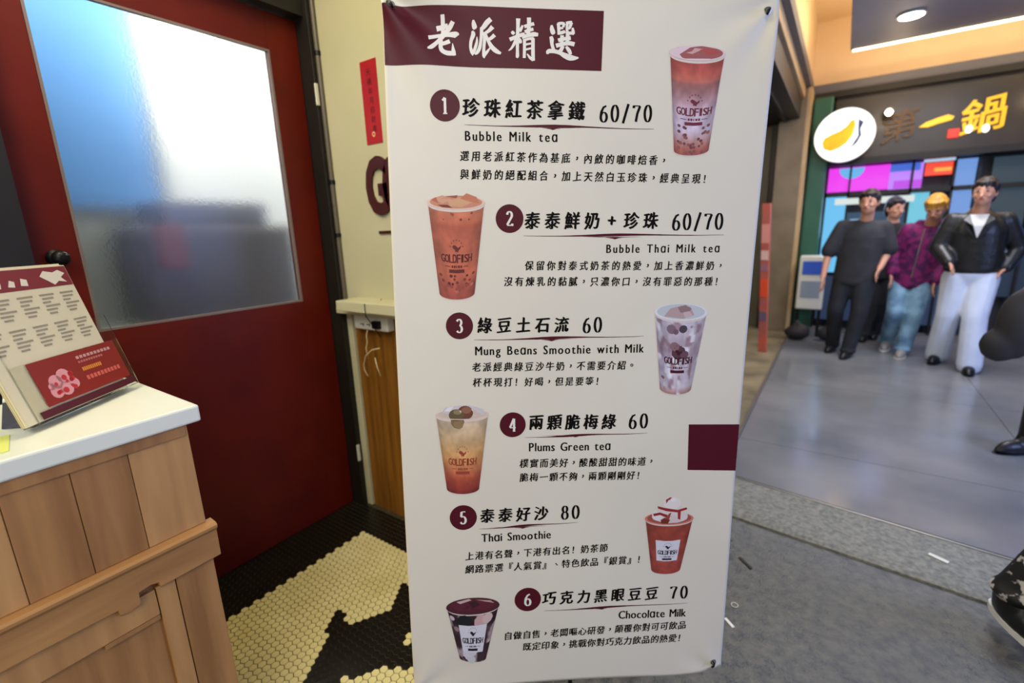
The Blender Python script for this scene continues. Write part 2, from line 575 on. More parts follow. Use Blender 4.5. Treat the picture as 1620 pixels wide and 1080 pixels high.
MB().ell((-2.035, 0.455, 1.385), (.024, .024, .024)).tube([(-2.08, .455, 1.385), (-2.04, .455, 1.385)], .01).tube([(-2.082, .455, 1.385), (-2.076, .455, 1.385)], .028, 16).build('door_knob', K['black_metal'], d, True)
for z, nm in ((2.04, 'upper'), (0.31, 'lower')):
    tag(MB().box(-1.998, -1.988, 1.421, 1.436, z - .045, z + .045, bev=.002).build('latch_plate', K['plastic']),
        'small white %s latch plate on the black door frame' % nm, 'latch', 'latch plates on the door frame')

# room seen through the frosted pane
struct('wall_back', MB().box(-4.3, -4.2, -1.0, 3.4, 0, 3.0), K['interior'], label='pale wall of the back room')
struct('wall_side', MB().box(-4.2, -2.16, 2.7, 2.8, 0, 3.0), K['interior'], label='pale side wall of the back room')
struct('floor', MB().box(-4.3, -2.6, -1.0, 3.4, -0.06, 0), K['old_conc'], label='floor of the back room')
struct('ceiling', MB().box(-4.3, -2.16, 1.60, 3.4, 2.95, 3.0), K['interior'], label='ceiling of the back room')
tag(MB().box(-3.05, -2.98, 0.05, 1.12, 1.60, 2.9).build('wall_board', K['blue_wall']), 'blurred blue board behind the frosted glass', 'board')
tag(MB().prism([(-2.7, a, b) for a, b in ((1.08, 2.75), (1.39, 2.75), (1.37, 2.36), (1.31, 1.97), (1.26, 1.93), (1.15, 2.3))], (-.03, 0, 0)).build('light_panel', emitm('lamp_white', (1.0, .97, .86, 1), 9)), 'bright white lamp glowing behind the frosted glass', 'lamp')
tag(MB().box(-3.15, -3.10, 1.20, 2.4, 0.9, 2.9).build('cream_partition', K['interior']), 'cream partition blurred behind the right of the frosted glass', 'partition')
tag(MB().box(-3.06, -3.0, -0.2, 0.9, 1.02, 1.58).build('grey_backing', mat('backing_grey', rgb(138, 142, 134), .6)), 'grey low screen added to lighten the view through the lower left frosted glass', 'backing')  # pale panel put in so the lower pane looks brighter
mc = thing('coffee_machine', (-2.85, 1.2, 1.0), 'dark machine blurred behind the lower frosted glass', 'machine')
MB().box(-3.0, -2.62, 0.86, 1.62, 1.02, 1.50, bev=.03).build('machine_body', K['machine'], mc)
MB().box(-2.98, -2.66, 0.98, 1.5, 1.50, 1.62, bev=.02).build('cup_tray', mat('steel_grey', rgb(110, 112, 120), .4, .5), mc)
MB().box(-2.63, -2.58, 0.92, 1.04, 1.3, 1.5, bev=.01).build('red_jug', mat('red_pl', rgb(120, 60, 46), .4), mc)
tag(MB().box(-3.1, -2.55, 0.3, 2.3, 0.86, 1.02, bev=.01).build('back_counter', mat('counter_grey', rgb(150, 150, 142), .5)), 'grey back counter blurred behind the frosted glass', 'counter')
area('back_room_light', (-2.5, 0.8, 2.88), (-3.0, 0.9, 1.0), 0.8, 27, (.97, .98, .94))
area('back_room_side_fill', (-2.6, 2.3, 2.88), (-3.1, 1.9, 1.0), 0.6, 40, (.95, .97, .95))  # extra light added to brighten the right part of the pane

# arcade shell beyond the banner
wv = MB()
wv.box(-4.0, -0.70, 7.28, 7.5, 0, 3.0)
wall_far = struct('wall_far', wv, K['olive'], label='olive shutter wall at the end of the side bay')
for i in range(15):
    x = -1.03 - i * 0.2
    MB().box(x, x + .17, 7.255, 7.285, 0.012, 2.6, bev=.006).build('shutter_panel', K['olive'], wall_far)
MB().box(-0.85, -0.80, 7.20, 7.28, 0.012, 2.6).build('shutter_post', K['bronze'], wall_far)
struct('trim_8', MB().box(-0.78, -0.50, 7.05, 7.5, 0.012, 2.95, bev=.005), K['taupe'], label='taupe stone pillar at the end of the shutter wall')
struct('trim_9', MB().box(-0.50, -0.455, 7.05, 7.5, 0.012, 2.95, bev=.005), K['tan_paint'], label='brown edge of the stone pillar')
hb = MB().box(-1.6, -0.56, 2.7, 7.25, 2.62, 2.84, bev=.004)
hs = thing('shutter_housing', (-1.0, 5.0, 2.6), 'dark bronze roller shutter housing above the stained floor', 'shutter')
hb.build('housing', K['bronze'], hs)
for x in (-0.72, -0.80, -0.98):
    MB().box(x, x + .03, 2.7, 7.25, 2.595, 2.62).build('guide_rail', K['black_metal'], hs)
struct('wall_left', MB().box(-0.70, -0.53, 2.7, 7.5, 2.84, 2.96), K['tan_paint'], label='tan fascia above the shutter housing')
gm = MB().box(-0.70, -0.475, 2.7, 7.5, 2.96, 3.06).box(-0.475, 6.0, 7.42, 7.5, 2.90, 3.03)
struct('trim_10', gm, K['grey_paint'], label='grey moulding around the arcade ceiling recess')
fs = MB().box(-0.70, -0.50, 2.7, 7.6, 3.06, 3.75).box(-0.5, 6.0, 7.5, 7.62, 3.03, 3.75)
struct('wall_fascia', fs, K['apricot'], label='apricot fascia lit by cove light')
struct('ceiling', MB().box(-0.7, 6.0, 2.7, 7.62, 3.75, 3.85), K['apricot'], label='upper ceiling of the recess')
cp = thing('ceiling_panel', (1.5, 4.8, 3.1), 'hanging grey ceiling panel with cove light along its rim', 'ceiling panel')
MB().box(-0.12, 5.5, 2.9, 6.45, 3.10, 3.20, bev=.006).build('panel', K['panel_grey'], cp)
MB().box(-0.10, 5.5, 6.452, 6.485, 3.092, 3.135).box(-0.115, -0.08, 2.9, 6.40, 3.20, 3.235).build('cove_led_strip', emitm('led_warm', (1.0, .80, .50, 1), 11), cp)
area('cove_led_far', (2.4, 6.52, 3.26), (2.4, 7.5, 3.42), 5.0, 26, (1.0, .78, .50), .08)
area('cove_led_side', (-0.16, 4.7, 3.28), (-0.5, 4.7, 3.40), 3.6, 13, (1.0, .78, .50), .06)
dl = thing('ceiling_downlight', (0.30, 5.71, 3.1), 'round bright downlight set in the grey ceiling panel', 'lamp')
MB().tube([(.30, 5.71, 3.098), (.30, 5.71, 3.085)], .10, 24).build('rim', K['plastic'], dl)
MB().tube([(.30, 5.71, 3.0845), (.30, 5.71, 3.080)], .085, 24).build('diffuser', emitm('downlight', (1, .96, .88, 1), 22), dl)

# facade at the far end
fac = MB().box(-0.46, 6.0, 7.66, 7.8, 0, 3.05)
struct('wall_facade', fac, K['panel_dark'], label='dark shop facade closing the arcade')
struct('trim_11', MB().box(-0.44, 6.0, 7.40, 7.66, 2.86, 2.93), K['black_paint'], label='black ledge over the shop signboard')
struct('trim_12', MB().box(-0.44, 6.0, 7.30, 7.66, 2.06, 2.13), K['black_paint'], label='black ledge under the shop signboard')
gc = MB().box(-0.44, -0.24, 7.22, 7.45, 0.01, 2.85, bev=.02)
struct('trim_13', gc, K['green'], label='green column at the left of the far shop')
sb = thing('shop_signboard', (0.9, 7.5, 2.2), 'long dark signboard with brushed gold characters over the shop', 'sign')
MB().box(-0.22, 5.8, 7.48, 7.62, 2.13, 2.86).build('board', K['signboard'], sb)


def facade_text(c, x, z, h, m, name, y=7.478, depth=.02, skew=0.18, wx=1.0, off=.012):
    v, f = glyph(c, off)
    lo, hi = v.min(0), v.max(0)
    k = h / (hi[1] - lo[1])
    mb = MB()
    pts = []
    for p in v:
        a = (p[0] - (lo[0] + hi[0]) / 2) * k * wx
        b = (p[1] - (lo[1] + hi[1]) / 2) * k + a * skew
        pts.append((x + a, y, z + b))
    mb.add(pts, f)
    mb.add([(p[0], y - depth, p[2]) for p in pts], f)
    return mb.build(name, m, sb)


facade_text('第', 0.42, 2.46, .34, K['old_gold'], 'character')
facade_text('鍋', 1.13, 2.47, .36, K['gold'], 'character')
s1 = MB().prism([(0.60, 7.478, 2.415), (0.68, 7.478, 2.405), (0.76, 7.478, 2.43), (0.88, 7.478, 2.455), (0.895, 7.478, 2.49), (0.84, 7.478, 2.515), (0.76, 7.478, 2.495), (0.66, 7.478, 2.46)], (0, -.02, 0))
s1.build('character', K['gold'], sb)
MB().box(0.86, 0.96, 7.462, 7.48, 2.26, 2.36, bev=.01).build('red_seal', K['seal'], sb)
for i, (x, z) in enumerate(((1.03, 2.335), (1.165, 2.325))):
    tag(MB().ell((x, 7.44, z), (.03, .03, .04)).tube([(x, 7.474, z + .03), (x, 7.44, z + .03)], .012).build('bulb', emitm('bulb_white', (1, .95, .9, 1), 3.0)),
        ('left' if i == 0 else 'right') + ' one of two small white lamps under the gold character', 'lamp', 'small lamps on the signboard')
for (x, z, s_, r, lab) in ((0.30, 2.60, 30, .034, 'bright spotlight beside the round white fruit sign'), (1.56, 2.62, 9, .04, 'warm spotlight at the right end of the dark signboard')):
    t = thing('spotlight', (x, 7.3, z), lab, 'lamp')
    MB().tube([(x, 7.474, z + .06), (x, 7.30, z + .05)], .012).tube([(x, 7.34, z + .01), (x, 7.26, z - .01)], r + .012, 16).build('housing', K['black_metal'], t)
    MB().ell((x, 7.25, z - .015), (r, .03, r)).build('bulb', emitm('spot_em', (1, .82, .55, 1), s_), t)
    l = bpy.data.lights.new('spot_glow', 'POINT'); l.energy = 7 if x < 1 else 5; l.color = (1, .72, .4); l.shadow_soft_size = .05
    lo_ = bpy.data.objects.new('spot_glow', l); C.objects.link(lo_); lo_.location = (x, 7.16, z)

# round fruit sign
rs = thing('round_sign', (-0.08, 7.3, 2.10), 'round glowing white sign with a yellow mango picture', 'sign')
cx, cz, R0 = -0.098, 2.372, .296
MB().tube([(cx, 7.205, cz), (cx, 7.47, cz)], .03).build('bracket', K['black_metal'], rs)
MB().tube([(cx, 7.20, cz), (cx, 7.08, cz)], R0, 40).build('drum', K['plastic'], rs)
MB().tube([(cx, 7.079, cz), (cx, 7.070, cz)], R0 - .006, 40).build('lit_face', emitm('sign_white', (1, 1, 1, 1), 1.9), rs)


def blob(pts, y, d=.004):
    return MB().prism([(cx + a, y, cz + b) for a, b in pts], (0, -d, 0))


mango = [(-.21, -.06), (-.19, -.13), (-.12, -.165), (-.04, -.14), (.03, -.09), (.08, -.01), (.10, .09), (.085, .16), (.05, .15), (.01, .09), (-.05, .05), (-.13, .02), (-.19, -.01)]
blob(mango, 7.0695).build('mango_picture', mat('mango_print', rgb(250, 160, 10), .4, col2=rgb(255, 205, 20), scale=4, emit=rgb(250, 150, 0), estr=.55), rs)
blob([(.06, -.17), (.13, -.10), (.165, -.02), (.15, .05), (.175, .12), (.12, .16), (.125, .06), (.135, -.02), (.10, -.09)], 7.0695).build('leaf_picture', mat('slate_print', rgb(60, 70, 110), .5), rs)

# lit shop front under the signboard
sf = thing('storefront', (0.8, 7.6, 0), 'glowing blue and pink shop front under the dark signboard', 'shop front')


def lit(name, x0, x1, z0, z1, col, s, y=7.56, d=.03, par=None):
    return MB().box(x0, x1, y, y + d, z0, z1, bev=.004).build(name, emitm(name + '_glow', rgb(*col), s), par or sf)


lit('pink_display', -0.22, 0.40, 1.76, 2.05, (238, 60, 240), 1.0)
lit('lilac_display', 0.40, 0.71, 1.75, 2.04, (190, 130, 250), 1.0)
lit('blue_header', 0.40, 0.68, 1.955, 2.042, (70, 110, 220), .9, 7.548, .012)
lit('purple_band', 0.45, 0.71, 1.76, 1.85, (200, 70, 240), .9, 7.548, .012)
arc = MB()
arc.prism([(0.02 + .13 * math.cos(a) * 1.0, 7.556, 2.04 - .13 * math.sin(a)) for a in [PI * k / 12 for k in range(13)]], (0, -.006, 0))
arc.build('cyan_disc', emitm('cyan_disc_glow', rgb(110, 190, 245), .9), sf)
lit('red_display', 0.72, 0.96, 1.88, 2.02, (250, 70, 40), 1.1, 7.5)
lit('orange_line', 0.80, 0.95, 1.92, 1.96, (255, 170, 60), 1.1, 7.494, .005)
lit('pale_lintel', 0.70, 0.98, 2.03, 2.06, (200, 220, 250), .8, 7.5)
lit('blue_window', 0.98, 1.17, 1.05, 2.04, (120, 165, 235), .8)
lit('cyan_window', -0.22, 0.0, 0.75, 1.70, (110, 200, 250), .9)
lit('pale_window', 0.62, 0.80, 0.8, 1.70, (120, 215, 240), .8)
lit('teal_window', 0.02, 0.60, 0.9, 1.50, (60, 110, 150), .35)
lit('white_awning', -0.12, 0.66, 1.60, 1.675, (225, 235, 230), .9, 7.48, .05)
lit('inner_lamp', 0.06, 0.24, 1.30, 1.42, (150, 200, 235), .8, 7.5, .02)
lit('slate_window', 1.30, 1.62, 1.2, 2.03, (70, 96, 110), .35)
lit('blue_pane', 1.66, 1.76, 1.1, 2.1, (60, 110, 190), .55)
lit('violet_pane', 1.80, 2.1, 1.5, 2.1, (80, 40, 120), .5)
lit('dim_window', 1.30, 1.76, 0.5, 1.15, (34, 60, 90), .4)
lit('low_blue_panel', -0.2, 1.2, 0.12, 0.7, (60, 80, 120), .4)
lit('side_window', 2.2, 4.8, 0.5, 2.0, (90, 130, 230), 1.2)
fr = MB()
for x in (-0.24, 0.0, 0.60, 0.97, 1.18, 1.63, 2.12):
    fr.box(x, x + .022, 7.50, 7.58, 0.0, 2.08)
fr.box(-0.24, 2.12, 7.50, 7.58, 1.70, 1.75)
fr.build('window_frame', K['black_paint'], sf)
area('shop_glow', (0.6, 7.35, 1.6), (0.6, 5.0, 0.3), 1.6, 15, (.45, .6, 1.0), 1.0)

# white stand and black bags by the green column
ws = thing('display_stand', (-0.25, 6.95, 0.01), 'white display stand with blue labels by the green column', 'stand')
MB().box(-0.40, -0.12, 6.85, 7.1, 0.35, 1.0, bev=.015).build('cabinet', K['plastic'], ws)
MB().box(-0.36, -0.16, 6.842, 6.852, 0.78, 0.94).build('blue_label', mat('blue_label', rgb(50, 90, 190), .4), ws)
MB().box(-0.36, -0.16, 6.842, 6.852, 0.5, 0.7).build('grey_label', mat('grey_label', rgb(140, 150, 160), .4), ws)
for x, y in ((-.39, 6.87), (-.16, 6.87), (-.39, 7.05), (-.16, 7.05)):
    MB().box(x, x + .03, y, y + .03, 0.01, .355).build('leg', K['black_metal'], ws)
for (x, y, r, lab) in ((-0.34, 6.62, .12, 'black bag lying left of the white display stand'), (-0.02, 6.68, .11, 'black bag leaning right of the white display stand')):
    mb = MB().ell((x, y, r * .72 + .012), (r * 1.15, r * .8, r * .72)).ell((x + .04, y, r * 1.1), (r * .8, r * .5, r * .6)).cap((x - .06, y, r * 1.2), (x - .02, y, r * 2.1), .018, .014).cap((x - .02, y, r * 2.1), (x + .06, y, r * 1.4), .014, .018)
    me = remesh(mb, .018)
    o = tag(link('bag', me, K['panel_dark']), lab, 'bag')
# red narrow sign board standing on the stained floor
sg = thing('standing_sign', (-0.62, 5.9, 0.01), 'narrow orange and white sign board leaning by the shutter', 'sign')
SX, SY = -0.60, 5.75
MB().obox((SX - .055, SY + .05, .015), (.085, -.035, 0), (.008, .020, 0), (-.09, .10, 1.60), bev=.003).build('board', mat('coral_print', rgb(214, 96, 70), .5, col2=rgb(150, 96, 96), scale=2.5), sg)
for k, (z, h, c_) in enumerate(((1.20, .20, (224, 150, 140)), (1.02, .10, (232, 190, 184)), (0.9, .07, (160, 110, 130)), (0.62, .2, (236, 84, 50)), (0.36, .10, (110, 96, 120)))):
    MB().obox((SX - .050 - .09 * z / 1.6, SY + .042 + .1 * z / 1.6, z), (.072, -.030, 0), (.002, .006, 0), (-.09 * h / 1.6, .1 * h / 1.6, h)).build('printed_band', mat('band%d' % k, rgb(*c_), .5), sg)

# ================================================================== MENU BANNER
BW, BH = 0.90, 1.782
BO = Vector((-0.88213727, 0.81883176, 0.5035985 + EYE))
BU = Vector((0.78329824, 0.62072204, -0.03388251))
BV = Vector((0.00207499, -0.05711488, -0.99836546))
BN = Vector((0.62164263, -0.7819476, 0.04602597))     # towards the lane
HM = ((0.00128685, -0.00006178, -0.77396156), (-0.00004077, 0.00117517, 0.02921176), (-0.00008234, -0.00020033, 1.0))


def lay(x, y):
    """survey point of the print -> metres along and down the sheet"""
    w = HM[2][0] * x + HM[2][1] * y + 1
    return ((HM[0][0] * x + HM[0][1] * y + HM[0][2]) / w, (HM[1][0] * x + HM[1][1] * y + HM[1][2]) / w)


def sag(u, v):
    """relief of the hanging vinyl: folds fanning out of the tied corners"""
    w = 0.004 * math.sin(u * 3.4 + .5) * math.sin(v * 1.9 + .4)
    for (cu, cv, a0, amp, fr, r0, ph) in ((-0.02, -0.03, 0, .0085, 8, .27, .2), (BW + .01, -0.03, PI, .0046, 9, .19, 1.0),
                                        (BW, BH, PI, .003, 7, .11, .4), (0, BH, 0, .003, 7, .13, .7)):
        du, dv = abs(u - cu), abs(v - cv)
        r = math.hypot(du, dv)
        th = math.atan2(dv, du)
        w += amp * math.sin(fr * th + ph) * math.exp(-(r / r0) ** 2) * min(1, r / .05)
    return w


def BP(u, v, off=0.0):
    return BO + BU * u + BV * v + BN * (sag(u, v) + off)


ban = thing('menu_banner', BO + BU * .45 + BV * BH, 'tall white vinyl drinks menu banner on a stand, maroon heading, six drink pictures', 'banner')
NU, NV = 120, 220
vb = MB()


def edge_u(s, v):
    t = v / BH
    right = BW * (1 + .008 - .034 * t * (1 - t) * 1.0) - .002
    left = .003 - .004 * math.sin(PI * t)
    return left + (right - left) * s


for side in (0, 1):
    for j in range(NV + 1):
        for i in range(NU + 1):
            s, t = i / NU, j / NV
            v = -.008 - .022 * s + t * (BH + .008 + .022 * s - (.028 * max(0, (s - .8) / .2) ** 2) - .012 * math.sin(PI * min(1, s * 1.1)))
            vb.v.append(tuple(BP(edge_u(s, v), v, -.0009 * side)))
n1 = (NU + 1) * (NV + 1)
q_ = lambda i, j, k: k * n1 + j * (NU + 1) + i
for j in range(NV):
    for i in range(NU):
        vb.f.append((q_(i, j, 0), q_(i, j + 1, 0), q_(i + 1, j + 1, 0), q_(i + 1, j, 0)))
        vb.f.append((q_(i, j, 1), q_(i + 1, j, 1), q_(i + 1, j + 1, 1), q_(i, j + 1, 1)))
for i in range(NU):
    vb.f.append((q_(i, 0, 0), q_(i + 1, 0, 0), q_(i + 1, 0, 1), q_(i, 0, 1)))
    vb.f.append((q_(i, NV, 0), q_(i, NV, 1), q_(i + 1, NV, 1), q_(i + 1, NV, 0)))
for j in range(NV):
    vb.f.append((q_(0, j, 0), q_(0, j, 1), q_(0, j + 1, 1), q_(0, j + 1, 0)))
    vb.f.append((q_(NU, j, 0), q_(NU, j + 1, 0), q_(NU, j + 1, 1), q_(NU, j, 1)))
vb.mi = [0] * len(vb.f)
vb.build('vinyl_sheet', K['vinyl'], ban, True)

INK = 0.0005


class Ink(MB):
    """flat print laid on the sheet: everything is given in metres along/down the sheet"""

    def poly(s, pts, off=INK, c=None):
        v = [BP(u, v_, off) for u, v_ in pts]
        return s.add(v, [tuple(range(len(v)))], 0, c)

    def grid(s, fn, nu, nv, off=INK, cf=None):
        v, c = [], []
        for j in range(nv + 1):
            for i in range(nu + 1):
                a, b = fn(i / nu, j / nv)
                v.append(BP(a, b, off))
                if cf: c.append(cf(i / nu, j / nv))
        f = [(j * (nu + 1) + i, (j + 1) * (nu + 1) + i, (j + 1) * (nu + 1) + i + 1, j * (nu + 1) + i + 1) for j in range(nv) for i in range(nu)]
        return s.add(v, f, 0, c if cf else None)

    def done(s, name, m, parent=None):
        s.raw = True
        return s.build(name, m, parent or ban)


def quadfn(p00, p10, p11, p01):
    def fn(a, b):
        return tuple((p00[k] * (1 - a) + p10[k] * a) * (1 - b) + (p01[k] * (1 - a) + p11[k] * a) * b for k in (0, 1))
    return fn


# heading block and side block
tl, tr, br_, bl = lay(603, 7), lay(955, 18), lay(951, 113), lay(606, 102)
Ink().grid(quadfn((edge_u(0, tl[1]) + .001, tl[1]), tr, br_, (edge_u(0, bl[1]) + .001, bl[1])), 100, 36).done('heading_panel', K['maroon_ink'])
a_, b_, c_, d_ = lay(1089.5, 671), lay(1174, 671), lay(1171, 744), lay(1087.5, 743)
Ink().grid(quadfn(a_, (edge_u(1, b_[1]) - .0005, b_[1]), (edge_u(1, c_[1]) - .0005, c_[1]), d_), 10, 8).done('side_block', K['maroon_ink'])


def stroke(pts, sub=5):
    """brush stroke: (x, y, half-width) points -> smooth ribbon outline quads"""
    P = [np.array(p, float) for p in pts]
    out = []
    for i in range(len(P) - 1):
        p0, p1, p2, p3 = P[max(i - 1, 0)], P[i], P[i + 1], P[min(i + 2, len(P) - 1)]
        for k in range(sub):
            t = k / sub
            out.append(.5 * ((2 * p1) + (-p0 + p2) * t + (2 * p0 - 5 * p1 + 4 * p2 - p3) * t * t + (-p0 + 3 * p1 - 3 * p2 + p3) * t ** 3))
    out.append(P[-1])
    L, R = [], []
    for i, p in enumerate(out):
        d = out[min(i + 1, len(out) - 1)][:2] - out[max(i - 1, 0)][:2]
        d = d / (np.linalg.norm(d) + 1e-9)
        n = np.array([-d[1], d[0]])
        L.append(p[:2] + n * p[2]); R.append(p[:2] - n * p[2])
    return L, R


TITLE = {
    (670, 15): [[(405, 115, 42), (412, 300, 44), (408, 520, 38), (370, 640, 34)], [(275, 400, 58), (400, 375, 52), (520, 335, 44)],
                [(105, 600, 46), (300, 560, 40), (520, 530, 46), (690, 535, 66), (728, 560, 36)],
                [(628, 262, 46), (560, 380, 52), (470, 490, 50), (380, 600, 46), (270, 720, 44), (170, 810, 46), (90, 840, 18)],
                [(560, 668, 46), (470, 705, 44), (390, 735, 38)], [(375, 650, 40), (365, 790, 44), (400, 880, 48), (500, 930, 52), (620, 935, 52), (660, 930, 40)],
                [(665, 985, 30), (640, 900, 44), (628, 800, 24), (620, 715, 6)]],
    (735, 20): [[(185, 175, 18), (195, 250, 44), (215, 330, 52), (230, 362, 30)], [(160, 400, 22), (185, 470, 46), (140, 600, 36), (128, 740, 30), (160, 850, 34), (176, 915, 8)],
                [(176, 880, 30), (225, 760, 34), (262, 620, 26), (262, 520, 8)],
                [(560, 160, 50), (480, 230, 54), (400, 330, 46), (350, 360, 30)], [(365, 330, 38), (360, 460, 34), (345, 620, 32), (315, 770, 38), (260, 860, 34), (215, 885, 14)],
                [(598, 320, 50), (520, 400, 38), (440, 450, 30), (400, 480, 20)], [(640, 490, 42), (560, 560, 36), (480, 590, 30)],
                [(430, 430, 38), (425, 600, 34), (410, 780, 32), (412, 920, 34), (420, 975, 8)], [(412, 920, 36), (480, 840, 30), (550, 750, 12)],
                [(440, 470, 34), (500, 600, 32), (580, 740, 46), (680, 830, 46), (775, 880, 24)]],
    (798, 20): [[(290, 145, 46), (285, 330, 36), (275, 560, 38), (275, 800, 32), (275, 930, 36), (262, 975, 22)], [(150, 420, 24), (180, 450, 38), (205, 480, 26)],
                [(385, 290, 20), (360, 350, 30), (320, 420, 36)], [(110, 590, 42), (220, 545, 38), (340, 500, 40), (430, 465, 30)],
                [(250, 580, 36), (200, 690, 30), (140, 780, 22), (85, 822, 8)], [(290, 560, 30), (330, 620, 40), (345, 670, 24)],
                [(520, 125, 44), (520, 300, 42), (500, 500, 40)], [(420, 320, 38), (520, 285, 34), (630, 255, 38)], [(430, 430, 36), (520, 395, 34), (615, 370, 34)],
                [(370, 540, 42), (500, 505, 38), (620, 480, 48), (715, 490, 36)], [(425, 580, 34), (425, 760, 32), (420, 980, 32)],
                [(430, 600, 28), (520, 575, 28), (620, 570, 36)], [(605, 560, 38), (605, 760, 38), (608, 940, 38), (620, 1040, 28)], [(612, 1030, 30), (540, 970, 28), (480, 890, 12)],
                [(440, 700, 24), (500, 685, 22), (570, 675, 20)], [(440, 805, 24), (500, 790, 22), (570, 775, 20)]],
    (858, 25): [[(195, 215, 20), (200, 300, 46), (225, 380, 48), (240, 412, 26)], [(175, 455, 32), (195, 520, 44), (200, 620, 36), (235, 740, 34)],
                [(100, 830, 24), (130, 770, 46), (250, 770, 44), (380, 810, 42), (470, 860, 56), (580, 905, 64), (680, 915, 44), (765, 908, 14)],
                [(335, 180, 34), (345, 300, 32), (345, 420, 28)], [(320, 190, 30), (400, 175, 32), (470, 185, 28)], [(460, 180, 30), (440, 260, 26)], [(360, 285, 26), (440, 275, 24)],
                [(350, 385, 36), (430, 370, 36), (480, 345, 30)], [(525, 180, 30), (520, 300, 28), (530, 400, 36)], [(500, 175, 32), (570, 160, 34), (630, 160, 34)], [(615, 160, 36), (590, 240, 30), (570, 290, 24)],
                [(520, 285, 24), (590, 280, 24)], [(640, 270, 22), (650, 350, 34), (650, 400, 38)], [(530, 390, 34), (600, 385, 34), (670, 395, 30)],
                [(330, 540, 40), (450, 510, 38), (600, 490, 42)], [(285, 655, 46), (420, 620, 42), (560, 600, 46), (680, 625, 46)],
                [(415, 430, 40), (410, 540, 36), (410, 640, 36)], [(535, 400, 40), (530, 520, 38), (525, 620, 36)],
                [(430, 660, 40), (390, 750, 40), (340, 790, 36)], [(500, 670, 26), (560, 750, 42), (600, 840, 30)]],
}
for k, ((ox, oy), strokes) in enumerate(TITLE.items()):
    ink = Ink()
    for n_, st in enumerate(strokes):
        L, R = stroke(st, 4)
        L = [lay(ox + p[0] / 13.5, oy + p[1] / 13.5) for p in L]
        R = [lay(ox + p[0] / 13.5, oy + p[1] / 13.5) for p in R]
        o_ = INK * 2 + n_ * 1.5e-5
        for i in range(len(L) - 1):
            ink.poly([L[i], R[i], R[i + 1], L[i + 1]], o_)
    ink.done('heading_character', K['white_ink'])

# ---- writing: (text, first centre, last centre, height) in survey points
def cjk_line(text, a, b, h, name, m=None, nib=.030, wide=.93, slant=.10, parent=None, off=INK, thin=-.004, size=.80, fat=0.0):
    glyphs(text, offset=thin)
    ink = Ink()
    n = len(text)
    ua, ub = lay(*a), lay(*b)
    uh = lay(a[0], a[1] + h)
    H_ = abs(uh[1] - ua[1]) * 1.0
    for i, ch in enumerate(text):
        t = i / max(1, n - 1)
        cu, cv = ua[0] * (1 - t) + ub[0] * t, ua[1] * (1 - t) + ub[1] * t
        g, f = glyph(ch, thin)
        if not len(g): continue
        k = H_ / .93 * size
        cx0, cy0 = .5, .38
        if ch in '+':
            cx0 = (g[:, 0].min() + g[:, 0].max()) / 2; cy0 = (g[:, 1].min() + g[:, 1].max()) / 2
        if ch in '，。、': cx0, cy0 = (g[:, 0].min() + g[:, 0].max()) / 2, (g[:, 1].min() + g[:, 1].max()) / 2
        wob = .035 * math.sin(i * 2.3 + len(text))
        for c_, (sx, sy) in enumerate(((-nib, nib * .55 - fat), (-nib * .5, nib * .28 + fat), (0, 0), (nib * .5, -nib * .28 - fat), (nib, -nib * .55 + fat))):
            pts = []
            for p in g:
                x, y = (p[0] - cx0) + sx, (p[1] - cy0) + sy
                y = y + x * (slant + wob) - .02 * math.sin(6 * x)      # rising horizontals, gently bowed
                x = x * wide + y * .02 + .018 * math.sin(5 * y)
                pts.append(BP(cu + x * k, cv - y * k, off + c_ * 1.2e-5))
            ink.add(pts, f)
    return ink.done(name, m or K['black_ink'], parent)


def latin_line(text, a, b, cap, name, squash=.80, nib=.030, m=None, parent=None, off=INK):
    """text spread between the two end points; a single-storey a as printed"""
    text = text.replace('a', 'ɑ')
    glyphs(text)
    ua, ub = lay(*a), lay(*b)
    uh = lay(a[0], a[1] + cap)
    k = abs(uh[1] - ua[1]) / .73 * 1.08
    ws = []
    for ch in text:
        if ch == ' ': ws.append((0, .30)); continue
        g, _ = glyph(ch)
        ws.append((g[:, 0].min(), g[:, 0].max() - g[:, 0].min()))
    tot = sum(w for _, w in ws) * squash * k
    length = math.hypot(ub[0] - ua[0], ub[1] - ua[1])
    gap = (length - tot) / (len(text) - 1)
    ink = Ink()
    s = 0
    for ch, (lo, w) in zip(text, ws):
        if ch != ' ':
            g, f = glyph(ch)
            for c_, dx in enumerate((-nib, nib)):
                pts = []
                for p in g:
                    x = (s + (p[0] - lo + dx) * squash * k) / length
                    y = (p[1] - .365) * k
                    pts.append(BP(ua[0] + (ub[0] - ua[0]) * x, ua[1] + (ub[1] - ua[1]) * x - y, off + c_ * 1.2e-5))
                ink.add(pts, f)
        s += w * squash * k + gap
    return ink.done(name, m or K['black_ink'], parent)


# serif numerals drawn with a broad nib: thick down-strokes, thin turns
def arcpts(cx, cy, rx, ry, a0, a1, n=10):
    return [(cx + rx * math.cos(math.radians(a0 + (a1 - a0) * i / n)), cy + ry * math.sin(math.radians(a0 + (a1 - a0) * i / n))) for i in range(n + 1)]


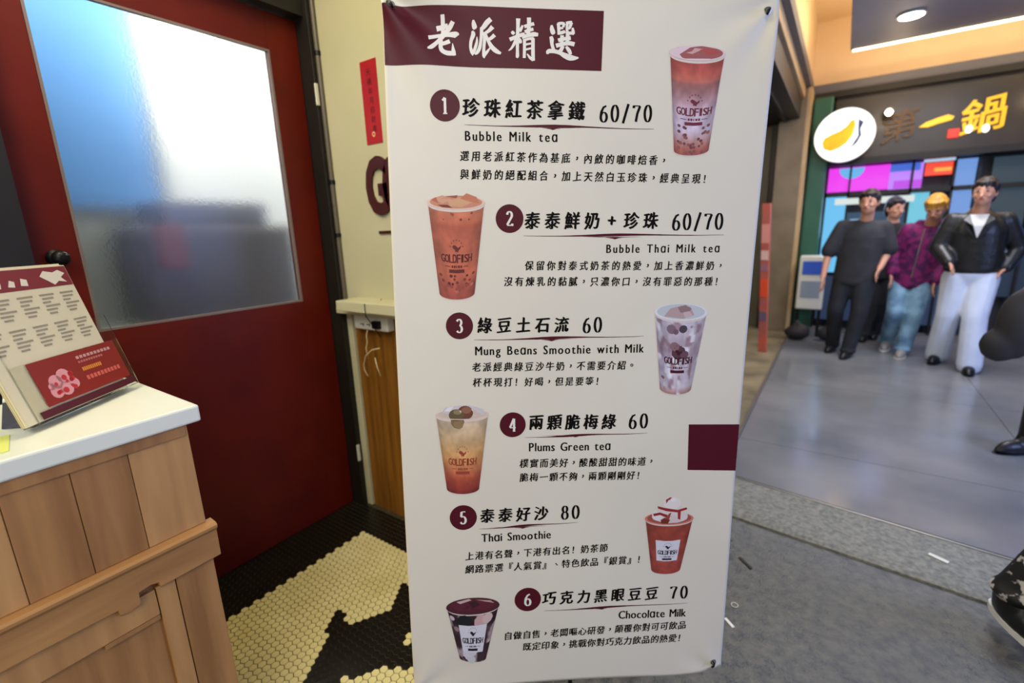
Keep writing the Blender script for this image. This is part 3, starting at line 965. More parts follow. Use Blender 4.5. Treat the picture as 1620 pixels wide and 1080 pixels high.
DIG = {
    '0': [arcpts(.27, .5, .20, .46, 90, 450, 28)],
    '1': [[(.10, .80), (.20, .87), (.27, .96)], [(.28, .95), (.28, .5), (.28, .04)], [(.14, .03), (.28, .03), (.42, .03)]],
    '2': [[(.10, .76)] + arcpts(.26, .73, .17, .23, 150, -40, 10) + [(.25, .35), (.09, .08)], [(.09, .06), (.25, .06), (.45, .06)], [(.45, .02), (.46, .17)]],
    '3': [[(.09, .82)] + arcpts(.25, .74, .16, .22, 140, -75, 10), arcpts(.25, .28, .19, .25, 85, -150, 12)],
    '4': [[(.35, .97), (.20, .62), (.06, .30)], [(.05, .28), (.30, .28), (.50, .28)], [(.37, .97), (.37, .5), (.37, .03)], [(.27, .02), (.47, .02)]],
    '5': [[(.14, .94), (.28, .95), (.43, .95)], [(.15, .94), (.12, .56)], [(.12, .54)] + arcpts(.24, .31, .20, .28, 110, -150, 12)],
    '6': [[(.42, .93), (.24, .84), (.11, .58), (.08, .32)], arcpts(.27, .29, .19, .27, 0, 360, 24)],
    '7': [[(.06, .93), (.25, .93), (.47, .93)], [(.06, .95), (.06, .80)], [(.46, .92), (.30, .50), (.22, .03)]],
    '8': [arcpts(.27, .73, .155, .22, 0, 360, 20), arcpts(.27, .27, .19, .26, 0, 360, 24)],
    '/': [[(.42, 1.04), (.26, .5), (.10, -.06)]],
}


def numerals(text, a, b, h, name, m, parent=None, off=INK, thick=.084, thin_=.028):
    ua, ub = lay(*a), lay(*b)
    k = abs(lay(a[0], a[1] + h)[1] - ua[1])
    ink = Ink()
    n = len(text)
    for i, ch in enumerate(text):
        x0 = (ua[0] + (ub[0] - ua[0]) * ((i + .5) / n)) - .27 * k * .95
        y0 = ua[1] + (ub[1] - ua[1]) * ((i + .5) / n)
        for s_, path in enumerate(DIG[ch]):
            P = [np.array(p) for p in path]
            L, R = [], []
            for j, p in enumerate(P):
                d = P[min(j + 1, len(P) - 1)] - P[max(j - 1, 0)]
                if ch in '0' or (ch in '68' and len(P) > 20):
                    d = P[(j + 1) % (len(P) - 1)] - P[(j - 1) % (len(P) - 1)] if j < len(P) - 1 else P[1] - P[-2]
                d = d / (np.linalg.norm(d) + 1e-9)
                w = thin_ + (thick - thin_) * abs(d[1]) ** 1.3
                nn = np.array([-d[1], d[0]])
                L.append(p + nn * w); R.append(p - nn * w)
            cv = lambda p: (x0 + p[0] * k * .95, y0 - (p[1] - .5) * k)
            for j in range(len(P) - 1):
                ink.poly([cv(L[j]), cv(R[j]), cv(R[j + 1]), cv(L[j + 1])], off + s_ * 1.2e-5)
    return ink.done(name, m, parent)


def underline(a, b, blot, name='brush_underline'):
    ua, ub, um = lay(*a), lay(*b), lay(*blot)
    f = (um[0] - ua[0]) / (ub[0] - ua[0])
    ink = Ink()
    N = 40
    L, R = [], []
    for i in range(N + 1):
        t = i / N
        x = ua[0] + (ub[0] - ua[0]) * t
        y = ua[1] + (ub[1] - ua[1]) * t + .0012 * math.sin(t * 9)
        w = .0004 + .0028 * math.exp(-((t - f) / .15) ** 2) + .0014 * math.sin(PI * t) + .0005 * abs(noise.noise((t * 14, a[1], 0)))
        L.append((x, y - w * .7)); R.append((x, y + w * .7))
    for i in range(N):
        ink.poly([L[i], R[i], R[i + 1], L[i + 1]])
    for (x0, x1, y0, w) in ((-.055, .075, .0036, .0006), (-.022, .022, .0058, .0011), (-.09, .02, .0030, .0005), (-.006, .012, .0074, .0009)):
        pts = [(um[0] + x0, um[1] + y0 - .002), (um[0] + (x0 + x1) / 2, um[1] + y0 + w), (um[0] + x1, um[1] + y0 - .001), (um[0] + (x0 + x1) / 2, um[1] + y0 - w * 1.6)]
        ink.poly(pts, INK + 1.2e-5)
    return ink.done(name, K['maroon_ink'])


ITEMS = [
    (('1', (704, 168), 25), ('珍珠紅茶拿鐵', (745, 171), (912, 176), 38), ('60/70', (946, 180), (1033, 180), 28), ((735, 198), (1034, 204), (872, 200)),
     ('Bubble Milk tea', (736, 215), (881, 217), 15), ('選用老派紅茶作為基底，內斂的咖啡焙香，', (735, 247), (1050, 254), 20), ('與鮮奶的絕配組合，加上天然白玉珍珠，經典呈現！', (735, 276), (1118, 283), 20)),
    (('2', (806, 346), 22.5), ('泰泰鮮奶+珍珠', (842, 349), (1029, 349), 34), ('60/70', (1061, 351), (1146, 350), 27), ((828, 373), (1145, 371), (970, 373)),
     ('Bubble Thai Milk tea', (959, 393), (1138, 392), 13), ('保留你對泰式奶茶的熱愛，加上香濃鮮奶，', (837, 420), (1140, 420), 18.5), ('沒有煉乳的黏膩，只濃你口，沒有罪惡的那種！', (804, 445), (1137, 445), 18.5)),
    (('3', (727, 515), 21), ('綠豆土石流', (767, 514), (888, 513), 31), ('60', (919, 514), (954, 513), 25), ((750, 537), (1018, 531), (870, 534)),
     ('Mung Beans Smoothie with Milk', (752, 554), (1018, 550), 13.5), ('老派經典綠豆沙牛奶，不需要介紹。', (754, 580), (999, 577), 18), ('杯杯現打！好喝，但是要等！', (755, 604), (948, 602), 17.5)),
    (('4', (811, 671), 19.5), ('兩顆脆梅綠', (848, 667), (963, 666), 30), ('60', (992, 666), (1027, 665), 24), ((830, 691), (1024, 684), (908, 686)),
     ('Plums Green tea', (837, 706), (965, 704), 13), ('樸實而美好，酸酸甜甜的味道，', (829, 732), (1030, 729), 17.5), ('脆梅一顆不夠，兩顆剛剛好！', (829, 754), (1013, 751), 17)),
    (('5', (733, 818), 19.5), ('泰泰好沙', (771, 815), (856, 811), 28), ('80', (885, 810), (919, 809), 22), ((758, 836), (914, 825), (825, 831)),
     ('Thai Smoothie', (762, 850), (871, 844), 12.5), ('上港有名聲，下港有出名！奶茶節', (743, 879), (955, 866), 16.5), ('網路票選『人氣賞』、特色飲品『銀賞』！', (743, 900), (1014, 884), 16.5)),
    (('6', (835, 948), 18.5), ('巧克力黑眼豆豆', (869, 946), (1031, 938), 26), ('70', (1058, 937), (1090, 936), 20.5), ((860, 966), (1088, 953), (950, 960)),
     ('Chocolate Milk', (979, 972), (1085, 968), 12), ('自做自售，老闆嘔心研發，顛覆你對可可飲品', (804, 1006), (1079, 988), 16), ('既定印象，挑戰你對巧克力飲品的熱愛！', (834, 1023), (1078, 1008), 16)),
]
glyphs(''.join(it[j][0] for it in ITEMS for j in (1, 5, 6)), offset=-.004)
for (dg_, nm, pr, ul, en, d1, d2) in ITEMS:
    cu, cv = lay(*dg_[1])
    r = (lay(dg_[1][0], dg_[1][1] + dg_[2])[1] - cv)
    ink = Ink()
    ink.poly([(cu + r * 1.0 * math.cos(-2 * PI * k / 40), cv + r * math.sin(-2 * PI * k / 40)) for k in range(40)])
    disc = ink.done('number_badge', K['maroon_ink'])
    numerals(dg_[0], (dg_[1][0] - 8, dg_[1][1]), (dg_[1][0] + 8, dg_[1][1]), dg_[2] * 1.06, 'badge_numeral', K['white_ink'], disc, INK * 2, thick=.085, thin_=.035)
    cjk_line(nm[0], nm[1], nm[2], nm[3], 'dish_name', nib=.044, fat=.012, size=.78, wide=.90)
    numerals(pr[0], pr[1], pr[2], pr[3], 'price', K['black_ink'])
    underline(*ul)
    latin_line(en[0], en[1], en[2], en[3], 'english_name')
    cjk_line(d1[0], d1[1], d1[2], d1[3], 'description_line', nib=.034, fat=.006, size=.79, wide=.90)
    cjk_line(d2[0], d2[1], d2[2], d2[3], 'description_line', nib=.034, fat=.006, size=.79, wide=.90)

# ---- printed drink pictures
def mix(a, b, t):
    t = max(0., min(1., t))
    return tuple(x + (y - x) * t for x, y in zip(a, b))


def ramp(stops, t):
    if t <= stops[0][0]: return stops[0][1]
    for (a, ca), (b, cb) in zip(stops, stops[1:]):
        if t <= b: return mix(ca, cb, (t - a) / (b - a))
    return stops[-1][1]


def drink(rim, ry, basep, sagb, stops, shade, spots, top, label=None, logo=None, logo_y=(.36, .74), rimc=(236, 226, 226), name='drink_picture', noise_amp=.16, patches=None):
    """rim=(xl,yl,xr,yr), basep=(xl,yl,xr,yr) survey points; body colours by height"""
    ink = Ink()
    lay_i = [1]

    def B(s, t):                       # s -1..1, t 0..1 on the cup's front
        a, b = (s + 1) / 2, t
        xl, yl = rim[0] + (basep[0] - rim[0]) * b, rim[1] + (basep[1] - rim[1]) * b
        xr, yr = rim[2] + (basep[2] - rim[2]) * b, rim[3] + (basep[3] - rim[3]) * b
        dip = (ry * (1 - b) + sagb * b) * math.sqrt(max(0, 1 - s * s))
        return lay(xl + (xr - xl) * a, yl + (yr - yl) * a + dip)

    def TOP(a, r=1.0, dy=0.0):
        cx_, cy_ = (rim[0] + rim[2]) / 2, (rim[1] + rim[3]) / 2
        hw = (rim[2] - rim[0]) / 2
        return lay(cx_ + hw * r * math.cos(a), cy_ + dy + ry * r * math.sin(a) + (rim[3] - rim[1]) / 2 * r * math.cos(a))

    # pale print halo, body
    ink.grid(lambda a, b: B((2 * a - 1) * 1.03, b * 1.012), 16, 14, INK, lambda a, b: rgb(226, 212, 206))
    sd = rim[0]

    def col(a, b):
        s = 2 * a - 1
        c = ramp(stops, b)
        n_ = noise.noise((s * 2.2 + sd, b * 5, sd)) * noise_amp + noise.noise((s * 6 + sd, b * 14, 3)) * noise_amp * .6
        if patches:
            for (pc, sx, sy, th, pal) in patches:
                vv = noise.noise((s * sx + pc, b * sy + pc, pc))
                if vv > th: c = mix(c, tuple(pal), min(1, (vv - th) * 9))
        f = 1 + n_ - shade * abs(s) ** 3
        return rgb(*[max(0, min(255, x * f)) for x in c])

    def bs(a):                          # columns crowd towards the silhouette
        return math.sin((a - .5) * PI)
    ink.grid(lambda a, b: B(bs(a), .03 + .97 * b), 28, 60, INK * 1.25, lambda a, b: col((bs(a) + 1) / 2, b))

    def shape(pts, c, L=None):
        lay_i[0] += 1
        pts = [p for p in pts]
        ar = sum(pts[i - 1][0] * pts[i][1] - pts[i][0] * pts[i - 1][1] for i in range(len(pts)))
        if ar > 0: pts = pts[::-1]
        ink.poly(pts, INK * 1.25 + 1.2e-5 * lay_i[0], rgb(*c))
    for (s, t, r, c) in spots:
        asp = ((rim[2] - rim[0]) * (1 - t) + (basep[2] - basep[0]) * t) / 2 / (basep[1] - rim[1])
        shape([B(s + r * math.cos(2 * PI * k / 9), t + r * asp * math.sin(2 * PI * k / 9)) for k in range(9)], c)
    # opening
    shape([TOP(2 * PI * k / 36, 1.03) for k in range(36)], rimc)
    shape([TOP(2 * PI * k / 36, .93, -.6) for k in range(36)], top[0])
    for (pts, c) in top[1]:
        shape([lay(*p) for p in pts], c)
    lay_i[0] += 1
    for k in range(24):                 # front lip
        a0, a1 = PI * k / 24, PI * (k + 1) / 24
        ink.poly([TOP(a0, 1.03), TOP(a1, 1.03), TOP(a1, .95, -.7), TOP(a0, .95, -.7)], INK * 1.25 + 1.2e-5 * lay_i[0], rgb(*rimc))
    if label:
        shape([B(-label[0], label[1]), B(-label[0] * .3, label[1]), B(label[0] * .3, label[1]), B(label[0], label[1]),
               B(label[0], label[2]), B(label[0] * .3, label[2]), B(-label[0] * .3, label[2]), B(-label[0], label[2])], (222, 222, 236))
    if logo:
        lc, sw = logo
        y0, y1 = logo_y
        Y = lambda t: y0 + (y1 - y0) * t
        for k in range(7):
            a = math.radians(200 + k * 23.3)
            p, q2 = sw * .42 * math.cos(a), Y(.30) + (y1 - y0) * .30 * math.sin(a)
            shape([B(p - .022 * sw, q2 - .008), B(p + .022 * sw, q2 - .008), B(p + .022 * sw, q2 + .008), B(p - .022 * sw, q2 + .008)], lc)
        fish = [(-.26, .20), (-.16, .15), (-.02, .18), (.10, .24), (.28, .17), (.24, .26), (.14, .30), (.08, .38), (.0, .33), (-.06, .37), (-.10, .29), (-.20, .26)]
        shape([B(x * sw, Y(y)) for x, y in fish], lc)
        word = 'GOLDFISH'
        glyphs(word)
        lay_i[0] += 1
        for k, ch in enumerate(word):
            g, f = glyph(ch)
            lo, hi = g.min(0), g.max(0)
            w0 = .235 * sw * (.5 if ch == 'I' else 1)
            xc = (-.91 + k * .26) * sw
            hh = .26 * (1 - .10 * abs(k - 3.5) / 3.5)
            for dx in (-.012, .012):
                pts = [BP(*B(xc + ((p[0] - lo[0]) / (hi[0] - lo[0]) - .5) * w0 + dx, Y(.56 + hh / 2 - hh * (p[1] - lo[1]) / (hi[1] - lo[1]))), INK * 1.25 + 1.2e-5 * lay_i[0]) for p in g]
                ink.add(pts, f, 0, rgb(*lc))
        for (x0, x1) in ((-.82, -.46), (-.36, -.25), (-.20, -.08), (-.02, .03), (.10, .22), (.27, .38), (.48, .82)):
            th = .008 if x1 - x0 > .3 else .035
            shape([B(x0 * sw, Y(.80 - th)), B(x1 * sw, Y(.80 - th)), B(x1 * sw, Y(.80 + th)), B(x0 * sw, Y(.80 + th))], lc)
        shape([B(-.55 * sw, Y(.89)), B(0, Y(.89)), B(.55 * sw, Y(.89)), B(.55 * sw, Y(.99)), B(0, Y(.99)), B(-.55 * sw, Y(.99))], lc)
    return ink.done(name, K['print'])


def rnd(seed, n, s0, s1, t0, t1, r0, r1, cols):
    rr = random.Random(seed)
    return [(rr.uniform(s0, s1), rr.uniform(t0, t1), rr.uniform(r0, r1), rr.choice(cols)) for _ in range(n)]


drink((1060, 83, 1146, 86), 12, (1065.5, 238, 1121, 236), 9,
      [(0, (176, 84, 76)), (.10, (188, 92, 82)), (.2, (206, 118, 104)), (.235, (170, 112, 108)), (.4, (186, 146, 156)), (.55, (210, 192, 212)), (.74, (216, 202, 224)), (.84, (200, 158, 160)), (.93, (184, 112, 100)), (1, (170, 92, 82))], .22,
      rnd(3, 26, -.8, .8, .76, .98, .07, .10, [(136, 84, 84), (150, 92, 88), (120, 70, 72)]) + rnd(4, 7, -.85, .85, .70, .80, .07, .09, [(110, 66, 74), (128, 80, 86)]),
      ((164, 96, 96), [([(1076, 82), (1092, 75), (1112, 78), (1096, 86)], (206, 170, 168)), ([(1106, 79), (1128, 76), (1138, 84), (1118, 90)], (178, 84, 82)), ([(1092, 90), (1108, 85), (1120, 91), (1104, 94)], (226, 206, 216)), ([(1066, 82), (1076, 76), (1084, 82), (1074, 88)], (120, 66, 70))]),
      logo=((116, 46, 62), .78), logo_y=(.36, .69), rimc=(230, 208, 216))
drink((677, 320, 766, 321), 11, (695.5, 463, 751, 462), 11,
      [(0, (206, 122, 92)), (.13, (196, 104, 78)), (.17, (182, 92, 70)), (.45, (196, 104, 78)), (.72, (206, 108, 80)), (.85, (176, 86, 72)), (1, (166, 78, 66))], .25,
      rnd(5, 6, -.7, .7, .04, .14, .03, .06, [(132, 60, 44), (150, 76, 56)]) + rnd(6, 15, -.85, .85, .73, .86, .06, .09, [(84, 28, 22), (98, 36, 28), (120, 50, 40)]) + rnd(7, 16, -.8, .8, .84, .97, .07, .11, [(150, 74, 64), (186, 108, 96), (160, 70, 60)]),
      ((206, 140, 112), [([(684, 314), (700, 309), (716, 316), (700, 322)], (216, 160, 134)), ([(708, 318), (728, 312), (748, 320), (730, 328), (712, 326)], (214, 164, 128)), ([(728, 314), (738, 306), (754, 312), (758, 322), (744, 320)], (200, 122, 92)), ([(692, 324), (708, 324), (716, 329), (700, 328)], (120, 52, 36)), ([(682, 316), (690, 312), (694, 322)], (190, 106, 80)), ([(706, 311), (724, 309), (722, 314)], (150, 84, 66))]),
      logo=((98, 30, 34), .66), logo_y=(.34, .71), rimc=(232, 204, 190))
drink((1036, 493, 1118, 494), 13, (1043.5, 613, 1093, 614), 10,
      [(0, (206, 200, 220)), (.2, (196, 184, 200)), (.4, (176, 158, 174)), (.62, (200, 190, 208)), (.9, (206, 198, 214)), (.97, (190, 150, 148)), (1, (170, 130, 126))], .18,
      [(.12, .12, .17, (78, 66, 78)), (-.36, .13, .20, (132, 108, 122)), (-.18, .16, .12, (118, 92, 104)), (.0, .44, .34, (96, 62, 74)), (-.2, .36, .22, (146, 112, 120)), (.28, .47, .2, (110, 78, 90)), (-.78, .80, .1, (130, 96, 100)), (.45, .10, .06, (160, 150, 170))],
      ((198, 206, 214), [([(1050, 500), (1060, 488), (1078, 483), (1092, 485), (1098, 498), (1080, 504)], (190, 162, 166)), ([(1072, 486), (1084, 482), (1094, 488), (1088, 496), (1076, 494)], (150, 124, 126)), ([(1080, 494), (1090, 492), (1096, 500), (1084, 503)], (206, 184, 190))]),
      logo=((70, 18, 34), .66), logo_y=(.34, .72), rimc=(232, 234, 244), patches=[(5.2, 3.5, 5, .18, (160, 132, 146)), (9.1, 3, 6, .2, (232, 228, 242))])
drink((690, 656, 772, 654), 8, (707, 772, 758, 771), 9,
      [(0, (206, 186, 164)), (.25, (214, 182, 140)), (.45, (222, 170, 112)), (.62, (206, 136, 88)), (.78, (184, 88, 66)), (.92, (160, 62, 52)), (1, (120, 44, 44))], .18,
      [(-.18, .03, .27, (132, 108, 76)), (-.14, .06, .2, (150, 124, 88))],
      ((214, 196, 184), [([(700, 652), (704, 644), (722, 641), (742, 640), (764, 646), (768, 655), (740, 658)], (212, 206, 216)), ([(703, 650), (708, 644), (718, 642), (712, 650)], (236, 234, 244)),
                         ([(736 + 12.5 * math.cos(a * PI / 9), 652 + 11 * math.sin(a * PI / 9)) for a in range(18)], (112, 70, 56)), ([(738 + 8 * math.cos(a * PI / 6), 648 + 5.5 * math.sin(a * PI / 6)) for a in range(12)], (150, 100, 80)),
                         ([(722 + 12 * math.cos(a * PI / 9), 656 + 9.5 * math.sin(a * PI / 9)) for a in range(18)], (104, 88, 62)), ([(724 + 7 * math.cos(a * PI / 6), 651 + 4 * math.sin(a * PI / 6)) for a in range(12)], (146, 130, 98)), ([(726, 649), (730, 649), (729, 652)], (226, 214, 190)), ([(745, 646), (749, 647), (748, 650)], (226, 206, 190))]),
      logo=((158, 70, 50), .66), logo_y=(.36, .74), rimc=(228, 204, 190))
cream = lambda cx_, cy_, rx, ry_, c: ([(cx_ + rx * math.cos(a * PI / 8) * (1 + .08 * math.sin(a * 3)), cy_ + ry_ * math.sin(a * PI / 8)) for a in range(16)], c)
drink((1021, 820, 1096, 819), 10, (1030, 900, 1076, 899), 8,
      [(0, (160, 72, 58)), (.3, (158, 68, 54)), (.7, (172, 80, 66)), (1, (166, 70, 62))], .22, [(.45, .35, .10, (176, 92, 78)), (.5, .6, .12, (184, 104, 92))],
      ((166, 86, 72), [cream(1060, 817, 28, 10, (222, 206, 208)), cream(1040, 815, 9, 8, (236, 228, 232)), cream(1078, 815, 9, 9, (228, 216, 216)), cream(1061, 806, 22, 9, (230, 216, 216)), ([(1033, 812), (1044, 810), (1056, 814), (1054, 818), (1044, 814), (1034, 816)], (148, 40, 40)),
                       cream(1063, 795, 14, 10, (238, 230, 230)), ([(1040, 800), (1052, 803), (1072, 806), (1086, 802), (1087, 805), (1072, 810), (1054, 808), (1041, 804)], (152, 42, 42)), ([(1072, 806), (1077, 807), (1076, 822), (1072, 820)], (160, 44, 46)),
                       ([(1053, 790), (1060, 786), (1070, 789), (1066, 792), (1058, 790), (1054, 796)], (156, 60, 50)), ([(1045, 822), (1052, 818), (1060, 822), (1056, 828), (1046, 828)], (120, 48, 36)), ([(1058, 812), (1062, 810), (1058, 822), (1052, 820)], (158, 70, 60)), cream(1065, 790, 5, 3, (244, 240, 238))]),
      label=(.60, .33, .74), logo=((40, 26, 40), .50), logo_y=(.37, .72), rimc=(214, 130, 114))
drink((707, 961, 789, 956), 13, (727, 1040, 769, 1041), 7,
      [(0, (58, 30, 42)), (.2, (34, 22, 30)), (.3, (90, 66, 76)), (.5, (52, 32, 38)), (1, (60, 42, 52))], .15,
      [(.35, .17, .30, (206, 170, 172)), (.6, .13, .22, (214, 188, 188)), (-.85, .13, .10, (206, 184, 196)), (-.75, .34, .12, (150, 120, 126)), (-.3, .86, .36, (216, 212, 224)), (-.1, .95, .3, (206, 210, 214)), (.0, .8, .25, (214, 208, 222)), (-.62, .93, .10, (60, 36, 42)), (.88, .62, .08, (190, 170, 176)), (-.35, .16, .30, (22, 26, 32))],
      ((84, 30, 46), [([(712, 957), (730, 950), (746, 953), (744, 966), (724, 966)], (92, 34, 56)), ([(748, 951), (770, 948), (784, 953), (768, 964), (748, 962)], (98, 32, 48)), ([(722, 952), (742, 947), (746, 949), (728, 955)], (206, 178, 178)), ([(752, 948), (776, 949), (782, 953), (768, 951)], (190, 160, 160)), ([(740, 953), (752, 950), (760, 956), (748, 962)], (62, 24, 38))]),
      label=(.62, .24, .80), logo=((34, 22, 40), .52), logo_y=(.28, .77), rimc=(70, 32, 44), patches=[(2.2, 2.5, 5, .22, (176, 156, 164))])

# eyelets of the banner
EY = [(.022, .012), (BW - .022, .000), (BW - .022, BH - .045), (.022, BH - .03)]
for (u, v) in EY:
    ring = Ink()
    N = 20
    for k in range(N):
        a0, a1 = -2 * PI * k / N, -2 * PI * (k + 1) / N
        ring.poly([(u + .0085 * math.cos(a0), v + .0085 * math.sin(a0)), (u + .0085 * math.cos(a1), v + .0085 * math.sin(a1)),
                   (u + .0045 * math.cos(a1), v + .0045 * math.sin(a1)), (u + .0045 * math.cos(a0), v + .0045 * math.sin(a0))], .0015)
        ring.poly([(u + .0088 * math.cos(a0), v + .0088 * math.sin(a0)), (u + .0088 * math.cos(a1), v + .0088 * math.sin(a1)),
                   (u + .0085 * math.cos(a1), v + .0085 * math.sin(a1)), (u + .0085 * math.cos(a0), v + .0085 * math.sin(a0))][::-1], .0008)
    ring.done('eyelet', K['steel_trim'])
# folding stand behind the banner
st = ban
hub = BO + BU * .45 + BV * .98 - BN * .07
MB().ell(hub, (.03, .03, .045)).tube([hub - BV * .05, hub + BV * .06], .022, 12).build('hub', K['black_metal'], st, True)
for (u, v) in EY:
    tip = BP(u, v, -.012)
    mid = hub * .5 + tip * .5 - BN * .012
    MB().tube([hub, mid, tip], [.006, .005, .004], 8).build('arm', K['black_metal'], st, True)
    h0 = BP(u, v, 0)
    sgn = 1 if u < .45 else -1
    MB().tube([tip, BP(u, v, -.002), BP(u, v, .006), BP(u + .003 * sgn, v + .005, .009), BP(u + .006 * sgn, v + .012, .007)], .0028, 8).build('hook', K['black_metal'], st, True)
for dx, dy in ((.30, .34), (-.30, .30), (.02, -.06)):
    foot = Vector((hub.x + dx * .6, hub.y + dy * .6, .004 if hub.x + dx * .6 < -.98 else -.008))
    MB().tube([hub + BV * .05, hub * .5 + foot * .5 + Vector((0, 0, .02)), foot], .007, 8).build('leg', K['black_metal'], st, True)

# ================================================================== ENTRY WALL THINGS
cp_ = thing('couplet_strip', (-1.68, 1.455, 1.95), 'narrow red paper strip with dark characters taped to the cream wall', 'paper')
x0, x1 = -1.726, -1.628
MB().box(x0, x1, 1.4570, 1.4595, 1.80, 2.12).build('paper', K['red_paper'], cp_)


def wall_char(c, x, z, h, m, name, par, wx=1.0, off=.01, y=1.4566, dep=.0006):
    v, f = glyph(c, off)
    lo, hi = v.min(0), v.max(0)
    k = h / (hi[1] - lo[1])
    mb = MB()
    a = [(x + (p[0] - (lo[0] + hi[0]) / 2) * k * wx, z + (p[1] - (lo[1] + hi[1]) / 2) * k) for p in v]
    if dep < .002:
        mb.add([(p[0], y, p[1]) for p in a], f)
        return mb.build(name, m, par)
    mb.add([(p[0], y, p[1]) for p in a], f)
    mb.add([(p[0], y - dep, p[1]) for p in a], f)
    # side walls along boundary edges
    cnt = {}
    for q in f:
        for i in range(len(q)):
            e = (q[i], q[(i + 1) % len(q)])
            cnt[tuple(sorted(e))] = cnt.get(tuple(sorted(e)), 0) + 1
    n = len(v)
    mb.f += [(e[0], e[1], e[1] + n, e[0] + n) for e, c_ in cnt.items() if c_ == 1]
    mb.mi += [0] * sum(1 for c_ in cnt.values() if c_ == 1)
    return mb.build(name, m, par)


dark_red_ink = mat('dark_ink_on_red', rgb(72, 12, 16), .5)
for i, ch in enumerate('天德年月招財進'):
    wall_char(ch, -1.678 + .0016 * i, 2.075 - i * .036, .026, dark_red_ink, 'character', cp_)
rg = MB()
for k in range(20):
    a0, a1 = 2 * PI * k / 20, 2 * PI * (k + 1) / 20
    rg.add([(-1.678 + r * math.cos(a), 1.4566, 1.838 + r * 1.15 * math.sin(a)) for a, r in ((a0, .009), (a1, .009), (a1, .0055), (a0, .0055))], [(0, 1, 2, 3)])
rg.build('printed_ring', mat('pale_gold', rgb(240, 214, 140), .4), cp_)
for ch, x, nm in (('G', -1.683, 'G'), ('O', -1.565, 'O')):
    t = wall_char(ch, x, 1.628, .245, K['brown_letter'], 'wall_letter', None, .62, .035, 1.4595, .012)
    tag(t, 'raised dark brown letter %s on the cream wall%s' % (nm, ', nearest the red door' if nm == 'G' else ', beside the banner edge'), 'letter', 'raised shop name letters on the wall')
tag(MB().box(-1.70, -1.60, 1.452, 1.4595, 1.428, 1.440, bev=.001).build('wall_dash', K['brown_letter']), 'small dark brown dash on the wall below the raised letters', 'ornament')
# socket box with ties under the shelf
sk = thing('socket_box', (-1.79, 1.44, 1.0), 'white socket box under the wall shelf with loose pale ties', 'socket')
MB().box(-1.895, -1.66, 1.415, 1.462, .990, 1.058, bev=.008).build('box_body', K['plastic'], sk)
for x in (-1.845, -1.80, -1.735):
    MB().box(x, x + .012, 1.413, 1.418, 1.015, 1.019).box(x + .018, x + .022, 1.413, 1.418, 1.008, 1.022).build('socket_slot', K['black_paint'], sk)
MB().box(-1.745, -1.70, 1.395, 1.42, 1.005, 1.04, bev=.004).build('plug', K['black_metal'], sk)
MB().tube([(-1.815, 1.43, .995), (-1.818, 1.42, .96), (-1.816, 1.42, .93), (-1.825, 1.415, .90), (-1.812, 1.41, .865)], .0025, 6).build('hanging_tie', K['wire'], sk, True)
MB().tube([(-1.72, 1.41, .912), (-1.77, 1.405, .90), (-1.812, 1.40, .868), (-1.842, 1.405, .82), (-1.846, 1.41, .79), (-1.825, 1.41, .762)], .0028, 6).build('hanging_tie', K['wire'], sk, True)
MB().tube([(-1.76, 1.41, .862), (-1.745, 1.405, .82), (-1.732, 1.41, .775)], .0028, 6).build('hanging_tie', K['wire'], sk, True)
MB().tube([(-1.70, 1.43, 1.14), (-1.698, 1.41, 1.12), (-1.696, 1.33, 1.13), (-1.694, 1.33, 1.08), (-1.693, 1.40, .97)], .002, 6).build('thin_cord', K['black_metal'], sk, True)

# ================================================================== COUNTER
CF = -1.215
ct = thing('counter', (-1.5, 0.1, 0), 'light oak counter cabinet with white worktop beside the banner', 'counter')
MB().box(-1.66, -1.205, -1.3, 0.447, 1.010, 1.050, bev=.005).build('worktop', K['worktop'], ct)
MB().box(-1.62, CF - .012, -1.25, 0.405, 0.004, 1.010).build('carcass', K['oak_dark'], ct)
edges = [0.418, 0.300, 0.205, 0.105, 0.015, -0.09, -0.19, -0.30, -0.42, -0.56, -0.72, -0.9, -1.1, -1.26]
for i in range(len(edges) - 1):
    MB().box(CF - .012, CF + random.uniform(-.0008, .0008), edges[i + 1] + .0012, edges[i], .755, 1.010, bev=.0015).build('wood_plank', (K['oak'], K['oak_dark'], K['oak_dark'], K['oak'])[i % 4], ct)
MB().box(CF - .01, CF + .004, -1.25, .412, .985, 1.010, bev=.001).build('top_batten', K['oak_dark'], ct)
# moulded rail with a broken lower edge
rl = MB()
secs = [(.432, .657), (.302, .655), (.300, .668), (.285, .672), (.262, .668), (.260, .640), (.240, .634), (.224, .638), (.222, .652), (.10, .655), (-.2, .655), (-1.25, .655)]
pf = lambda zb: [(CF - .01, .755), (CF + .018, .752), (CF + .023, .747), (CF + .022, .740), (CF + .013, .730), (CF + .011, zb + .004), (CF + .007, zb), (CF - .010, zb)]
n8 = 8
for (yy, zb) in secs:
    rl.v += [(a, yy, b) for a, b in pf(zb)]
for q in range(len(secs) - 1):
    rl.f += [(q * n8 + k, q * n8 + (k + 1) % n8, (q + 1) * n8 + (k + 1) % n8, (q + 1) * n8 + k) for k in range(n8)]
rl.f += [tuple(range(n8)), tuple(reversed(range((len(secs) - 1) * n8, len(secs) * n8)))]
rl.mi = [0] * len(rl.f)
rl.build('moulded_rail', K['oak_rail'], ct)
